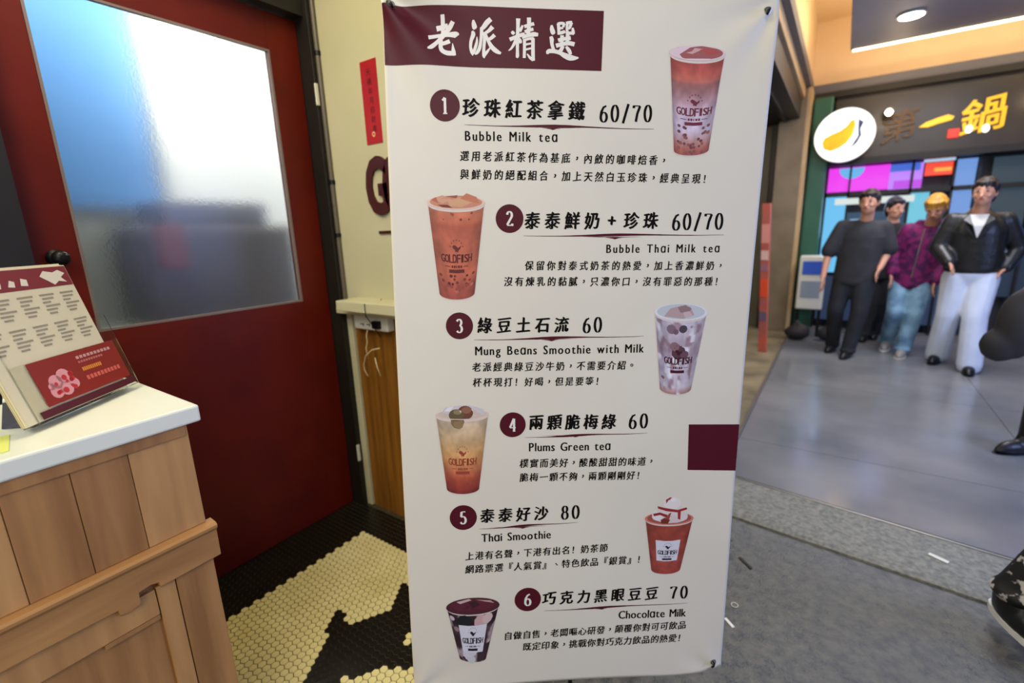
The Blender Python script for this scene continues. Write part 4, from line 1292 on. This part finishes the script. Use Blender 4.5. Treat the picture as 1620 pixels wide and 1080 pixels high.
# framed lower door panels
for i, (ya, yb) in enumerate(((0.335, 0.418), (0.295, 0.333))):
    MB().box(CF - .012, CF - .001 * i, ya, yb, .03, .654, bev=.002).build('door_stile', (K['oak_dark'], K['oak'])[i], ct)
MB().box(CF - .012, CF - .002, -.10, .293, .585, .650, bev=.002).build('door_rail', K['oak'], ct)
MB().box(CF - .014, CF - .003, .19, .292, .573, .584).build('oak_bead', K['oak_dark'], ct)  # thin brown oak strip under the upper rail
MB().box(CF - .012, CF - .002, -.10, .293, .03, .12, bev=.002).build('door_rail', K['oak'], ct)
MB().box(CF - .012, CF - .002, -.13, -.10, .03, .652, bev=.002).build('door_stile', K['oak_dark'], ct)
pn = MB()
pn.prism([(CF - .022, .29, .13), (CF - .022, .29, .575), (CF - .022, -.095, .575), (CF - .022, -.095, .13)], (-.004, 0, 0))
pn.prism([(CF - .022, .265, .155), (CF - .022, .265, .545), (CF - .022, -.07, .545), (CF - .022, -.07, .155)], (.009, 0, 0))
# recess behind the frame
pn.build('recessed_panel', K['oak_dark'], ct)

# leaflet holder on the counter
P1 = Vector((-1.327, .202, 1.0605)); P2 = Vector((-1.5, .432, 1.0605))
hb_ = (P2 - P1).normalized(); hn = Vector((.801, .599, 0)); UPZ = Vector((0, 0, 1))
la = math.radians(15)
hu = (-hn * math.sin(la) + Vector((0, 0, 1)) * math.cos(la))
hN = hn * math.cos(la) + Vector((0, 0, 1)) * math.sin(la)


def HP(a, b, c=0.0):
    return P1 + hb_ * a + hu * b + hN * c


lh = thing('leaflet_holder', P1, 'clear acrylic holder full of cream and maroon menu leaflets on the counter', 'leaflet holder')
hk = MB()
hk.obox(HP(0, .004, 0), hb_ * .285, -hN * .002, hu * .125)
hk.obox(HP(-.0, .004, -.034), hb_ * .285, -hN * .002, hu * .20)
hk.obox(HP(0, .004, -.036), hb_ * .002, hN * .036, hu * .19)
hk.obox(HP(.283, .004, -.036), hb_ * .002, hN * .036, hu * .19)
hk.obox(HP(0, .003, -.036), hb_ * .285, hN * .036, hu * .002)
hk.build('clear_pocket', K['acrylic'], lh)
wedge = MB().prism([HP(.02, .0, -.036), HP(.02, .12, -.036), P1 + hb_ * .02 - hn * .10 - UPZ * .009], hb_ * .24)
wedge.build('back_foot', K['acrylic'], lh)
for i in range(9):
    dz = -.003 - i * .0031
    MB().obox(HP(-.02 + random.uniform(-.006, .004) + .03 * (i > 5), .008, dz), hb_ * .265, -hN * .0013, hu * (.318 + .004 * (i % 3))).build('leaflet', K['paper'], lh)
front = MB().obox(HP(.035, .03, .0022), hb_ * .232, -hN * .0012, hu * .098)
cf = front.build('red_card', mat('card_red', rgb(140, 22, 20), .35), lh)


def card(name, pts, c, m_off, par, lift=.0003):
    mb = MB(); mb.raw = True
    mb.add([HP(a, b, m_off + lift) for a, b in pts], [tuple(range(len(pts)))])
    return mb.build(name, mat(name + '_ink', rgb(*c), .5), par)


rr = random.Random(4)
bow = MB(); bow.raw = True
for (a, b, r, k) in ((.075, .075, .016, 0), (.098, .082, .017, 0), (.068, .055, .015, 0), (.092, .055, .016, 0), (.115, .060, .012, 0), (.062, .068, .008, 0)):
    bow.add([HP(a + r * math.cos(t * PI / 7), b + r * math.sin(t * PI / 7), .0026) for t in range(14)], [tuple(range(14))])
bow.build('pale_flower_print', mat('flower_pale', rgb(226, 150, 150), .4), cf)
bow = MB(); bow.raw = True
for _ in range(14):
    a, b, r = rr.uniform(.06, .12), rr.uniform(.048, .09), rr.uniform(.003, .007)
    bow.add([HP(a + r * math.cos(t * PI / 5), b + r * math.sin(t * PI / 5), .0029) for t in range(10)], [tuple(range(10))])
bow.build('red_flower_print', mat('flower_red', rgb(200, 40, 44), .4), cf)
for (b0, b1, a0, a1, c) in ((.108, .115, .148, .25, (206, 150, 140)), (.098, .103, .148, .22, (190, 110, 100)), (.078, .087, .15, .205, (226, 140, 40)), (.056, .066, .15, .252, (216, 96, 76))):
    n_ = 10
    mb = MB(); mb.raw = True
    for k in range(n_):
        x_ = a0 + (a1 - a0) * k / n_
        mb.add([HP(x_, b0, .0025), HP(x_ + (a1 - a0) / n_ * .75, b0, .0025), HP(x_ + (a1 - a0) / n_ * .75, b1, .0025), HP(x_, b1, .0025)], [(0, 1, 2, 3)])
    mb.build('printed_line', mat('card_line', rgb(*c), .5), cf)
MB().obox(HP(.012, .010, .0018), hb_ * .262, -hN * .0008, hu * .016).build('maroon_strip', K['maroon_ink'], lh)
# print of the front leaflet
LZ = -.0015
mb = MB(); mb.raw = True
mb.add([HP(a, b, LZ) for a, b in ((-.02, .280), (.245, .280), (.245, .326), (-.02, .326))], [(0, 1, 2, 3)])
hd = mb.build('menu_heading', mat('leaflet_maroon', rgb(128, 30, 42), .45), lh)
lc_ = mat('leaflet_cream', rgb(232, 220, 190), .5)
for pts in ([(.170, .306), (.184, .318), (.206, .313), (.222, .318), (.236, .309), (.222, .300), (.232, .288), (.212, .292), (.198, .284), (.186, .294)],
            [(.09, .290), (.098, .304), (.108, .300), (.104, .288)], [(.118, .290), (.124, .306), (.137, .302), (.134, .288)], [(.06, .290), (.068, .304), (.078, .300), (.074, .288)]):
    mb = MB(); mb.raw = True
    mb.add([HP(a, b, LZ + .0003) for a, b in pts], [tuple(range(len(pts)))])
    mb.build('heading_print', lc_, hd)
mb = MB(); mb.raw = True
for row in range(2):
    for colm in range(5):
        for k in range(6):
            a0 = -.01 + colm * .052 + .003 * (k % 2)
            b0 = .262 - row * .066 - k * .0085
            mb.add([HP(a0, b0, LZ + .0002), HP(a0 + .036 - .008 * (k % 3), b0, LZ + .0002), HP(a0 + .036 - .008 * (k % 3), b0 + .0042, LZ + .0002), HP(a0, b0 + .0042, LZ + .0002)], [(0, 1, 2, 3)])
mb.build('menu_text_lines', mat('leaflet_text', rgb(158, 144, 116), .6), lh)
# front sheet that carries the print
MB().obox(HP(-.02, .008, -.0018), hb_ * .266, -hN * .001, hu * .320).build('leaflet', K['paper'], lh)
# folded yellow-green card lying left of the holder
tag(MB().prism([(-1.25, .02, 1.0505), (-1.25, .14, 1.0505), (-1.36, .16, 1.0505), (-1.36, .02, 1.0505)], (0, 0, .002)).build('green_card', mat('lime_card', rgb(222, 228, 120), .5)), 'pale lime card lying on the worktop left of the leaflet holder', 'card')

# litter by the banner foot
tag(MB().obox((-.222, 1.645, -.0115), (.035, -.030, 0), (.007, .009, 0), (0, 0, .003), bev=.001).build('paper_scrap', K['white_ink']), 'small white paper scrap on the asphalt beside the banner', 'litter')
tag(MB().tube([(-.20 + .012 * math.cos(a * PI / 8), 1.735 + .012 * math.sin(a * PI / 8), -.010) for a in range(17)], .0018, 6).build('ring_pull', K['plastic'], None, True), 'tiny pale ring on the asphalt behind the paper scrap', 'litter')
tag(MB().obox((-.235, 2.03, -.0115), (.055, -.05, 0), (.006, .010, 0), (0, 0, .004)).build('dark_scrap', K['black_paint']), 'dark sliver lying on the asphalt near the kerb', 'litter')
tag(MB().obox((.44, 2.44, .010), (.06, -.03, 0), (.008, .018, 0), (0, 0, .003)).build('pale_scrap', K['plastic']), 'pale scrap lying on the concrete kerb', 'litter')

# ================================================================== PEOPLE
K['hair_black'] = mat('black_hair', rgb(22, 18, 18), .45, col2=rgb(40, 30, 28), scale=30, stretch=(1, 1, .2))
K['hair_blond'] = mat('blond_hair', rgb(212, 158, 62), .5, col2=rgb(170, 112, 36), scale=30, stretch=(1, 1, .2))
K['lips'] = mat('lips', rgb(160, 84, 78), .45)
K['eye'] = mat('eye_dark', rgb(30, 22, 20), .25)
UPV = Vector((0, 0, 1))


def interp(a, b, t):
    return a * (1 - t) + b * t


def hand(mb, wr, tip, fd, side, curl=.35):
    """palm, four unequal fingers bent twice, thumb leaving the side of the palm"""
    d = (tip - wr).normalized()
    pn_ = fd - d * fd.dot(d)
    pn_ = pn_.normalized() if pn_.length > 1e-4 else d.orthogonal().normalized()
    sd = d.cross(pn_).normalized() * side
    L = (tip - wr).length
    pm = wr + d * L * .28
    mb.ell(pm, (.041, .016, L * .30), (pn_, sd, d), 12, 8)
    for k, (off, ln) in enumerate(((-.033, .40), (-.011, .46), (.011, .43), (.032, .34))):
        b0 = wr + d * L * .48 + pn_ * off
        b1 = b0 + (d + sd * curl * .5) * L * ln * .55
        b2 = b1 + (d * (1 - curl * .4) + sd * curl * 1.5) * L * ln * .45
        mb.cap(b0, b1, .0088, .0080, 8)
        mb.cap(b1, b2, .0080, .0066, 8)
    t0 = wr + d * L * .18 - pn_ * .030
    t1 = t0 + (d * .75 - pn_ * .65) * L * .26
    t2 = t1 + (d * .95 + sd * .3) * L * .20
    mb.cap(t0, t1, .0125, .010, 8)
    mb.cap(t1, t2, .010, .008, 8)


def person(label, J, fd, build, look=None, group=None, bare_arms=True, loc=None):
    """J: joints in world coordinates; fd: facing direction; build: clothing description"""
    J = {k: Vector(v) for k, v in J.items()}
    fd = Vector(fd).normalized()
    sv = fd.cross(UPV).normalized()                   # the person's right-hand side
    ax = (sv, fd, UPV)
    base_ = Vector(loc) if loc else Vector(((J['anL'].x + J['anR'].x) / 2, (J['anL'].y + J['anR'].y) / 2, .01))
    T = thing('person', base_, label, 'person', group)
    lk = Vector(look).normalized() if look else fd
    hs_ = lk.cross(UPV).normalized()
    hup = hs_.cross(lk).normalized()
    hx = (hs_, lk, hup)
    H = J['head']
    chest = interp(J['neck'], J['pelvis'], .32)
    belly = interp(J['neck'], J['pelvis'], .68)
    # ---- body, one continuous skin
    b = MB()
    b.ell(H + hup * .012, (.074, .092, .108), hx, 20, 14)
    b.ell(H - hup * .055 + lk * .018, (.056, .066, .062), hx, 16, 10)
    b.cap(H - hup * .015 + lk * .088, H - hup * .030 + lk * .100, .010, .013, 8)
    b.cap(H + hup * .02 + lk * .086, H - hup * .02 + lk * .094, .007, .010, 8)
    for s in (-1, 1):
        b.ell(H + hs_ * .076 * s - lk * .004 - hup * .008, (.010, .020, .031), hx, 8, 6)
        b.ell(H + hs_ * .035 * s + lk * .062 - hup * .026, (.022, .02, .020), hx, 8, 6)
    b.ell(H - hup * .052 + lk * .084, (.022, .010, .010), hx, 8, 6)
    b.cap(J['neck'] - UPV * .03, H - hup * .06 - lk * .01, .058, .052)
    b.ell(chest, (.155, .095, .19), ax); b.ell(belly, (.135, .09, .17), ax); b.ell(J['pelvis'], (.15, .10, .12), ax)
    for s in 'LR':
        b.cap(J['neck'] - UPV * .055, J['sh' + s] - UPV * .01, .05, .046)
        b.cap(J['sh' + s] - UPV * .01, J['el' + s], .046, .037)
        b.cap(J['el' + s], J['wr' + s], .038, .026)
        hand(b, J['wr' + s], J['ha' + s], fd, -1 if s == 'L' else 1)
        hp = J['pelvis'] + sv * (.085 if s == 'R' else -.085) - UPV * .04
        J['hip' + s] = hp
        b.cap(hp, J['kn' + s], .082, .056)
        b.cap(J['kn' + s], interp(J['kn' + s], J['an' + s], .35), .054, .056)
        b.cap(interp(J['kn' + s], J['an' + s], .35), J['an' + s], .056, .036)
        b.cap(J['an' + s] + UPV * .0, J['an' + s] + (J['to' + s] - J['an' + s]) * .5, .034, .018)
    me = remesh(b, .0062, 2)
    link('body', me, K['skin'], T)
    # ---- face
    for s in (-1, 1):
        e = H + hs_ * .030 * s + hup * .010 + lk * .084
        MB().ell(e, (.012, .006, .006), hx, 8, 6).build('eye', K['eye'], T, True)
        MB().cap(e + hup * .020 - hs_ * .013 + lk * .001, e + hup * .021 + hs_ * .013 + lk * .001, .004, .0035, 6).build('eyebrow', build['hair'], T, True)
    MB().ell(H - hup * .052 + lk * .091, (.020, .006, .007), hx, 10, 6).build('mouth', K['lips'], T, True)
    # ---- hair
    h = MB()
    h.ell(H + hup * .040 - lk * .014, (.083, .096, .098), hx, 20, 12)
    h.ell(H - lk * .046 - hup * .012, (.078, .062, .098), hx, 16, 10)
    r_ = random.Random(len(label))
    for s in (-1, 1):                                      # sides down to the ears
        h.cap(H + hs_ * .070 * s + hup * .06 + lk * .02, H + hs_ * .074 * s - hup * .005 + lk * .012, .020, .009, 8)
        h.cap(H + hs_ * .070 * s + hup * .06 - lk * .02, H + hs_ * .076 * s - hup * .02 - lk * .022, .022, .012, 8)
    nl = build.get('locks', 12)
    for k in range(nl):
        a = -1.0 + 2.0 * k / (nl - 1)
        swp = r_.uniform(-.25, .25)
        p0 = H + hup * .098 + (lk * math.cos(a) + hs_ * math.sin(a)) * .035
        pm_ = H + hup * .082 + (lk * math.cos(a + swp * .5) + hs_ * math.sin(a + swp * .5) * .85) * .078
        p1 = H + hup * (.048 + r_.uniform(-.016, .016) - build.get('fringe', .0)) + (lk * math.cos(a + swp) + hs_ * math.sin(a + swp) * .80) * .087
        h.cap(p0, pm_, .017, .013, 8)
        h.cap(pm_, p1, .013, .004, 8)
    for k in range(22):                                    # tousled crown
        a = r_.uniform(0, 2 * PI); q = r_.uniform(.1, 1)
        p0 = H + hup * (.100 - .03 * q) + (lk * math.cos(a) + hs_ * math.sin(a)) * .055 * q
        h.cap(p0, p0 + hup * .020 + (lk * math.cos(a + 1) + hs_ * math.sin(a + 1)) * .028, .014, .006, 8)
    link('hair', remesh(h, .0055, 1), build['hair'], T)
    # ---- top
    tp = build['top']
    inf = tp.get('inflate', .022)
    t = MB()
    lowp = interp(J['neck'], J['pelvis'], tp.get('hem', 1.02))
    t.ell(chest + UPV * .0, (.152 + inf, .098 + inf, .19), ax, 20, 12)
    t.ell(belly, (.140 + inf, .095 + inf, .19), ax, 20, 12)
    for k in range(15):                                    # fall of the cloth down to the hem
        c = interp(chest, lowp, k / 14)
        t.ell(c, ((.150 + inf) * tp.get('wide', 1), .098 + inf, .075), ax, 24, 10)
    for s in 'LR':
        t.cap(J['neck'] - UPV * .06, J['sh' + s] - UPV * .012, .058, .045 + inf * .6)
        sl = tp.get('sleeve', 1.0)
        el, wr = J['el' + s], J['wr' + s]
        if sl <= 1:
            t.cap(J['sh' + s] - UPV * .01, interp(J['sh' + s], el, sl), .048 + inf * .6, .050 + inf * .9)
        else:
            t.cap(J['sh' + s] - UPV * .01, el, .048 + inf * .6, .042 + inf * .7)
            t.cap(el, interp(el, wr, sl - 1), .042 + inf * .7, .032 + inf * .5)
    if tp.get('collar'):
        for s in (-1, 1):
            t.cap(J['neck'] + sv * .055 * s - fd * .03 + UPV * .01, J['neck'] + sv * .06 * s + fd * .06 - UPV * .05, .026, .022)
        t.cap(J['neck'] + sv * .05 - fd * .055 + UPV * .02, J['neck'] - sv * .05 - fd * .055 + UPV * .02, .028, .028)
    elif tp.get('hood'):
        for k in range(9):
            a = PI * (k - .5) / 8 * 1.12
            t.ell(J['neck'] + sv * .085 * math.cos(a) - fd * .075 * math.sin(a) + UPV * .012, (.036, .036, .032))
    top_o = link('jacket' if tp.get('collar') else ('hoodie' if tp.get('hood') else 'shirt'), remesh(t, .012, 3), tp['mat'], T)
    if tp.get('zip'):
        z0 = chest + fd * (.118 + inf) + UPV * .13
        z1 = interp(chest, lowp, .8) + fd * (.112 + inf)
        MB().tube([z0, interp(z0, z1, .5) + fd * .012, z1], .006, 6).build('zip', K['steel_trim'], top_o)
    if tp.get('opening'):                                  # white vest showing in the open jacket
        rim_ = inf + .004
        def F(a, z, d_=0.0):                               # a point on the chest front
            w = max(0, 1 - (a / .19) ** 2) ** .5
            c = J['neck'] + (chest - J['neck']) * min(1, -z / .22)
            return Vector((c.x, c.y, J['neck'].z + z)) + sv * a + fd * (.055 + (.055 + inf) * min(1, -z / .10) * w + d_)
        v = MB()
        rows = 8
        for side_ in (0.0, .006):
            for r in range(rows + 1):
                z = -.015 - .20 * r / rows
                hw = .060 * (1 - r / rows) + .002
                v.v += [tuple(F(hw * (k - 2) / 2, z, .004 + side_)) for k in range(5)]
        n5 = (rows + 1) * 5
        for r in range(rows):
            for k in range(4):
                a = r * 5 + k
                v.f += [(a, a + 1, a + 6, a + 5), (n5 + a, n5 + a + 5, n5 + a + 6, n5 + a + 1)]
        v.mi = [0] * len(v.f)
        v.build('vest', K['cloth_white'], T)
        for s in (-1, 1):
            L0 = [F(s * .062, -.015, .006), F(s * .035, -.11, .010), F(s * .004, -.22, .006), F(s * .075, -.15, .004), F(s * .10, -.06, .004)]
            MB().prism(L0, fd * .010).build('lapel', tp['mat'], top_o)
    # ---- trousers
    tr_ = build['legs']
    g = MB()
    ri = tr_.get('inflate', .02)
    g.ell(J['pelvis'] - UPV * .0, (.155 + ri * .6, .108 + ri * .6, .13), ax, 18, 10)
    for s in 'LR':
        end = interp(J['kn' + s], J['an' + s], tr_.get('len', 1.03))
        g.cap(J['hip' + s], J['kn' + s], .088 + ri, .062 + ri)
        g.cap(J['kn' + s], end, .062 + ri, tr_.get('cuff', .055) + ri * .6)
        g.ell(end, (.058 + ri, .062 + ri, .035), ax, 12, 8)
    link('trousers', remesh(g, .012, 2), tr_['mat'], T)
    # ---- shoes
    for s in 'LR':
        an, to = J['an' + s], J['to' + s]
        d = (to - an); d.z = 0
        d = d.normalized() if d.length > .01 else fd
        pitch = (to.z - (an.z - .06))
        sx = d.cross(UPV)
        fdv = (d + UPV * pitch * 3.5).normalized()
        fu = sx.cross(fdv)
        c = an - UPV * .045 + fdv * .06
        q = MB()
        q.ell(c - fu * .010, (.047, .135, .040), (sx, fdv, fu), 14, 8)
        q.ell(an - UPV * .012, (.050, .062, .070), (sx, fdv, fu), 12, 8)
        q.ell(c + fdv * .02 - fu * .0, (.045, .10, .046), (sx, fdv, fu), 12, 8)
        sh_ = link('shoe', remesh(q, .010, 2), build['shoe'], T)
        so = MB()
        n = 20
        pts = [c - fu * .046 + sx * (.046 * math.sin(2 * PI * k / n)) * (1 + .12 * math.cos(2 * PI * k / n)) + fdv * (.140 * math.cos(2 * PI * k / n)) for k in range(n)]
        so.prism(pts, fu * .020)
        so.build('sole', build.get('sole', build['shoe']), sh_)
    return T, J, ax


K['cloth_white'] = mat('white_cloth', rgb(222, 220, 216), .8)
K['tee'] = mat('charcoal_jersey', rgb(44, 44, 46), .85, col2=rgb(54, 54, 58), scale=9)
K['black_trouser'] = mat('black_trouser', rgb(26, 28, 32), .85, col2=rgb(36, 38, 42), scale=9)
K['magenta'] = mat('magenta_patterned_knit', rgb(128, 24, 92), .75, col2=rgb(66, 14, 72), scale=16, sharp=(.42, .58), bump=.2)
K['denim'] = mat('washed_denim', rgb(140, 178, 200), .8, col2=rgb(84, 116, 142), scale=7)
K['leather'] = mat('black_leather', rgb(26, 26, 27), .36, col2=rgb(38, 38, 38), scale=12, bump=.3, bscale=30)
K['white_denim'] = mat('white_denim', rgb(222, 230, 242), .8, col2=rgb(206, 214, 230), scale=7)
K['shoe_black'] = mat('black_shoe', rgb(18, 18, 20), .4)
K['shoe_grey'] = mat('grey_shoe', rgb(140, 134, 126), .6)
K['sole_white'] = mat('white_sole', rgb(214, 212, 206), .5)
K['coat'] = mat('taupe_coat', rgb(82, 72, 62), .85, col2=rgb(68, 60, 54), scale=6)
K['fleck'] = mat('black_white_flecked_cloth', rgb(18, 16, 16), .6, col2=rgb(190, 184, 176), scale=17, sharp=(.57, .61))

# man in charcoal tee
person('man in charcoal t-shirt and black trousers striding at the left of three walkers', {
    'head': (.19, 6.02, 1.575), 'neck': (.185, 6.10, 1.41), 'pelvis': (.15, 6.12, .86),
    'shL': (.345, 6.12, 1.345), 'elL': (.405, 6.14, 1.10), 'wrL': (.345, 6.04, .93), 'haL': (.30, 5.97, .80),
    'shR': (-.005, 6.12, 1.36), 'elR': (-.10, 6.12, 1.08), 'wrR': (-.125, 6.02, .83), 'haR': (-.115, 5.99, .66),
    'knL': (.225, 6.02, .48), 'anL': (.17, 5.98, .085), 'toL': (.12, 5.80, .02),
    'knR': (.02, 6.08, .48), 'anR': (.03, 6.22, .09), 'toR': (-.01, 6.05, .02)},
    (-.25, -1, 0), {'hair': K['hair_black'], 'locks': 12, 'top': {'mat': K['tee'], 'sleeve': .92, 'inflate': .034, 'hem': 1.12, 'wide': 1.05},
                    'legs': {'mat': K['black_trouser'], 'inflate': .018}, 'shoe': K['shoe_black']}, look=(-.3, -1, -.02))
# blond walker
person('blond person in magenta patterned hoodie and pale jeans walking with head bowed', {
    'head': (0.720, 6.200, 1.50), 'neck': (0.715, 6.340, 1.35), 'pelvis': (0.645, 6.380, .80),
    'shL': (0.845, 6.360, 1.275), 'elL': (0.855, 6.360, 1.00), 'wrL': (0.810, 6.260, .79), 'haL': (0.790, 6.220, .63),
    'shR': (0.555, 6.360, 1.305), 'elR': (0.475, 6.400, 1.07), 'wrR': (0.460, 6.320, .86), 'haR': (0.480, 6.260, .70),
    'knL': (0.685, 6.260, .46), 'anL': (0.640, 6.260, .09), 'toL': (0.600, 6.090, .02),
    'knR': (0.540, 6.280, .47), 'anR': (0.520, 6.480, .12), 'toR': (0.490, 6.320, .04)},
    (-.2, -1, 0), {'hair': K['hair_blond'], 'locks': 14, 'fringe': .02, 'top': {'mat': K['magenta'], 'sleeve': 1.97, 'inflate': .036, 'hem': 1.10, 'hood': True, 'zip': True, 'wide': 1.04},
                   'legs': {'mat': K['denim'], 'inflate': .022}, 'shoe': K['shoe_grey'], 'sole': K['sole_white']}, look=(-.32, -1, -.55))
# man in leather jacket
person('man in black leather jacket, white vest and white jeans at the right of the walkers', {
    'head': (.985, 5.86, 1.605), 'neck': (.99, 5.95, 1.44), 'pelvis': (1.01, 5.98, .90),
    'shL': (1.175, 5.97, 1.375), 'elL': (1.30, 6.04, 1.12), 'wrL': (1.22, 5.94, .95), 'haL': (1.14, 5.88, .86),
    'shR': (.825, 5.97, 1.385), 'elR': (.755, 5.98, 1.13), 'wrR': (.83, 5.80, 1.00), 'haR': (.86, 5.70, .92),
    'knL': (1.07, 5.86, .52), 'anL': (1.085, 5.82, .09), 'toL': (1.06, 5.62, .02),
    'knR': (.90, 5.96, .52), 'anR': (.895, 6.12, .10), 'toR': (.84, 5.95, .03)},
    (-.12, -1, 0), {'hair': K['hair_black'], 'locks': 14, 'top': {'mat': K['leather'], 'sleeve': 1.93, 'inflate': .044, 'hem': .92, 'collar': True, 'opening': True, 'wide': 1.03},
                    'legs': {'mat': K['white_denim'], 'inflate': .030, 'cuff': .075}, 'shoe': K['shoe_black']}, look=(-.35, -1, 0))
# dark figure behind
person('person in black seen between the charcoal t-shirt man and the blond walker', {
    'head': (.46, 6.98, 1.52), 'neck': (.47, 7.02, 1.36), 'pelvis': (.42, 7.02, .84),
    'shL': (.62, 7.02, 1.30), 'elL': (.66, 7.06, 1.02), 'wrL': (.62, 6.98, .82), 'haL': (.60, 6.95, .66),
    'shR': (.31, 7.02, 1.30), 'elR': (.26, 7.06, 1.02), 'wrR': (.28, 6.98, .82), 'haR': (.30, 6.95, .66),
    'knL': (.48, 7.0, .46), 'anL': (.44, 7.1, .09), 'toL': (.42, 6.94, .02), 'knR': (.36, 6.96, .46), 'anR': (.33, 6.92, .09), 'toR': (.31, 6.76, .02)},
    (-.2, -1, 0), {'hair': K['hair_black'], 'top': {'mat': K['black_trouser'], 'sleeve': 1.9, 'inflate': .034, 'hem': 1.15}, 'legs': {'mat': K['black_trouser'], 'inflate': .02}, 'shoe': K['shoe_black']}, look=(.7, -1, -.1))
# passer-by at the right edge in a taupe coat
T5, J5, ax5 = person('passer-by in taupe coat and black boots, cut off by the right edge', {
    'head': (1.42, 4.05, 1.60), 'neck': (1.40, 4.10, 1.44), 'pelvis': (1.27, 4.05, .90),
    'shL': (1.58, 4.10, 1.37), 'elL': (1.64, 4.14, 1.10), 'wrL': (1.60, 4.0, .88), 'haL': (1.58, 3.95, .72),
    'shR': (1.22, 4.08, 1.38), 'elR': (1.06, 4.0, 1.16), 'wrR': (.945, 3.88, 1.03), 'haR': (.865, 3.84, .93),
    'knL': (1.36, 4.05, .48), 'anL': (1.42, 4.25, .10), 'toL': (1.38, 4.08, .03),
    'knR': (1.07, 3.90, .48), 'anR': (1.05, 3.92, .09), 'toR': (.94, 3.84, .02)},
    (-.7, -1, 0), {'hair': K['hair_black'], 'top': {'mat': K['coat'], 'sleeve': 1.9, 'inflate': .045, 'hem': 1.45, 'wide': 1.12},
                   'legs': {'mat': K['skin'], 'inflate': -.002, 'len': .2}, 'shoe': K['shoe_black']}, look=(-.6, -1, 0))
for s in 'LR':
    q = MB()
    q.cap(interp(J5['kn' + s], J5['an' + s], .18), J5['an' + s], .068, .048)
    link('boot_shaft', remesh(q, .010, 2), K['shoe_black'], T5)
bg = thing('shoulder_bag', (.86, 3.80, .6), 'large black bag held by the passer-by in the taupe coat', 'bag')
q = MB().ell((.86, 3.70, .82), (.10, .07, .20)).ell((.80, 3.70, .70), (.09, .06, .10)).ell((.88, 3.70, .92), (.07, .06, .12))
link('bag_body', remesh(q, .014, 4), K['panel_dark'], bg)
MB().tube([(.84, 3.70, .98), (.86, 3.74, 1.015), (.90, 3.74, 1.01), (.92, 3.70, .97)], .008, 8).build('bag_handle', K['shoe_black'], bg, True)
# near passer-by with flecked trousers
person('near passer-by in black trousers flecked with white, at the lower right edge', {
    'head': (1.20, 1.98, 1.62), 'neck': (1.22, 2.04, 1.46), 'pelvis': (1.02, 2.10, .92),
    'shL': (1.39, 2.06, 1.39), 'elL': (1.45, 2.12, 1.12), 'wrL': (1.40, 2.0, .90), 'haL': (1.38, 1.95, .74),
    'shR': (1.10, 2.0, 1.38), 'elR': (1.12, 1.92, 1.12), 'wrR': (1.14, 1.86, .90), 'haR': (1.14, 1.84, .74),
    'knL': (1.20, 2.1, .48), 'anL': (1.26, 2.26, .09), 'toL': (1.16, 2.18, .03),
    'knR': (.80, 2.14, .52), 'anR': (.615, 2.10, .13), 'toR': (.70, 1.93, .07)},
    (-.8, -.6, 0), {'hair': K['hair_black'], 'top': {'mat': K['black_trouser'], 'sleeve': 1.9, 'inflate': .03, 'hem': 1.1},
                    'legs': {'mat': K['fleck'], 'inflate': .022, 'len': .93}, 'shoe': K['shoe_black'], 'sole': K['sole_white']}, look=(-.8, -.6, 0))
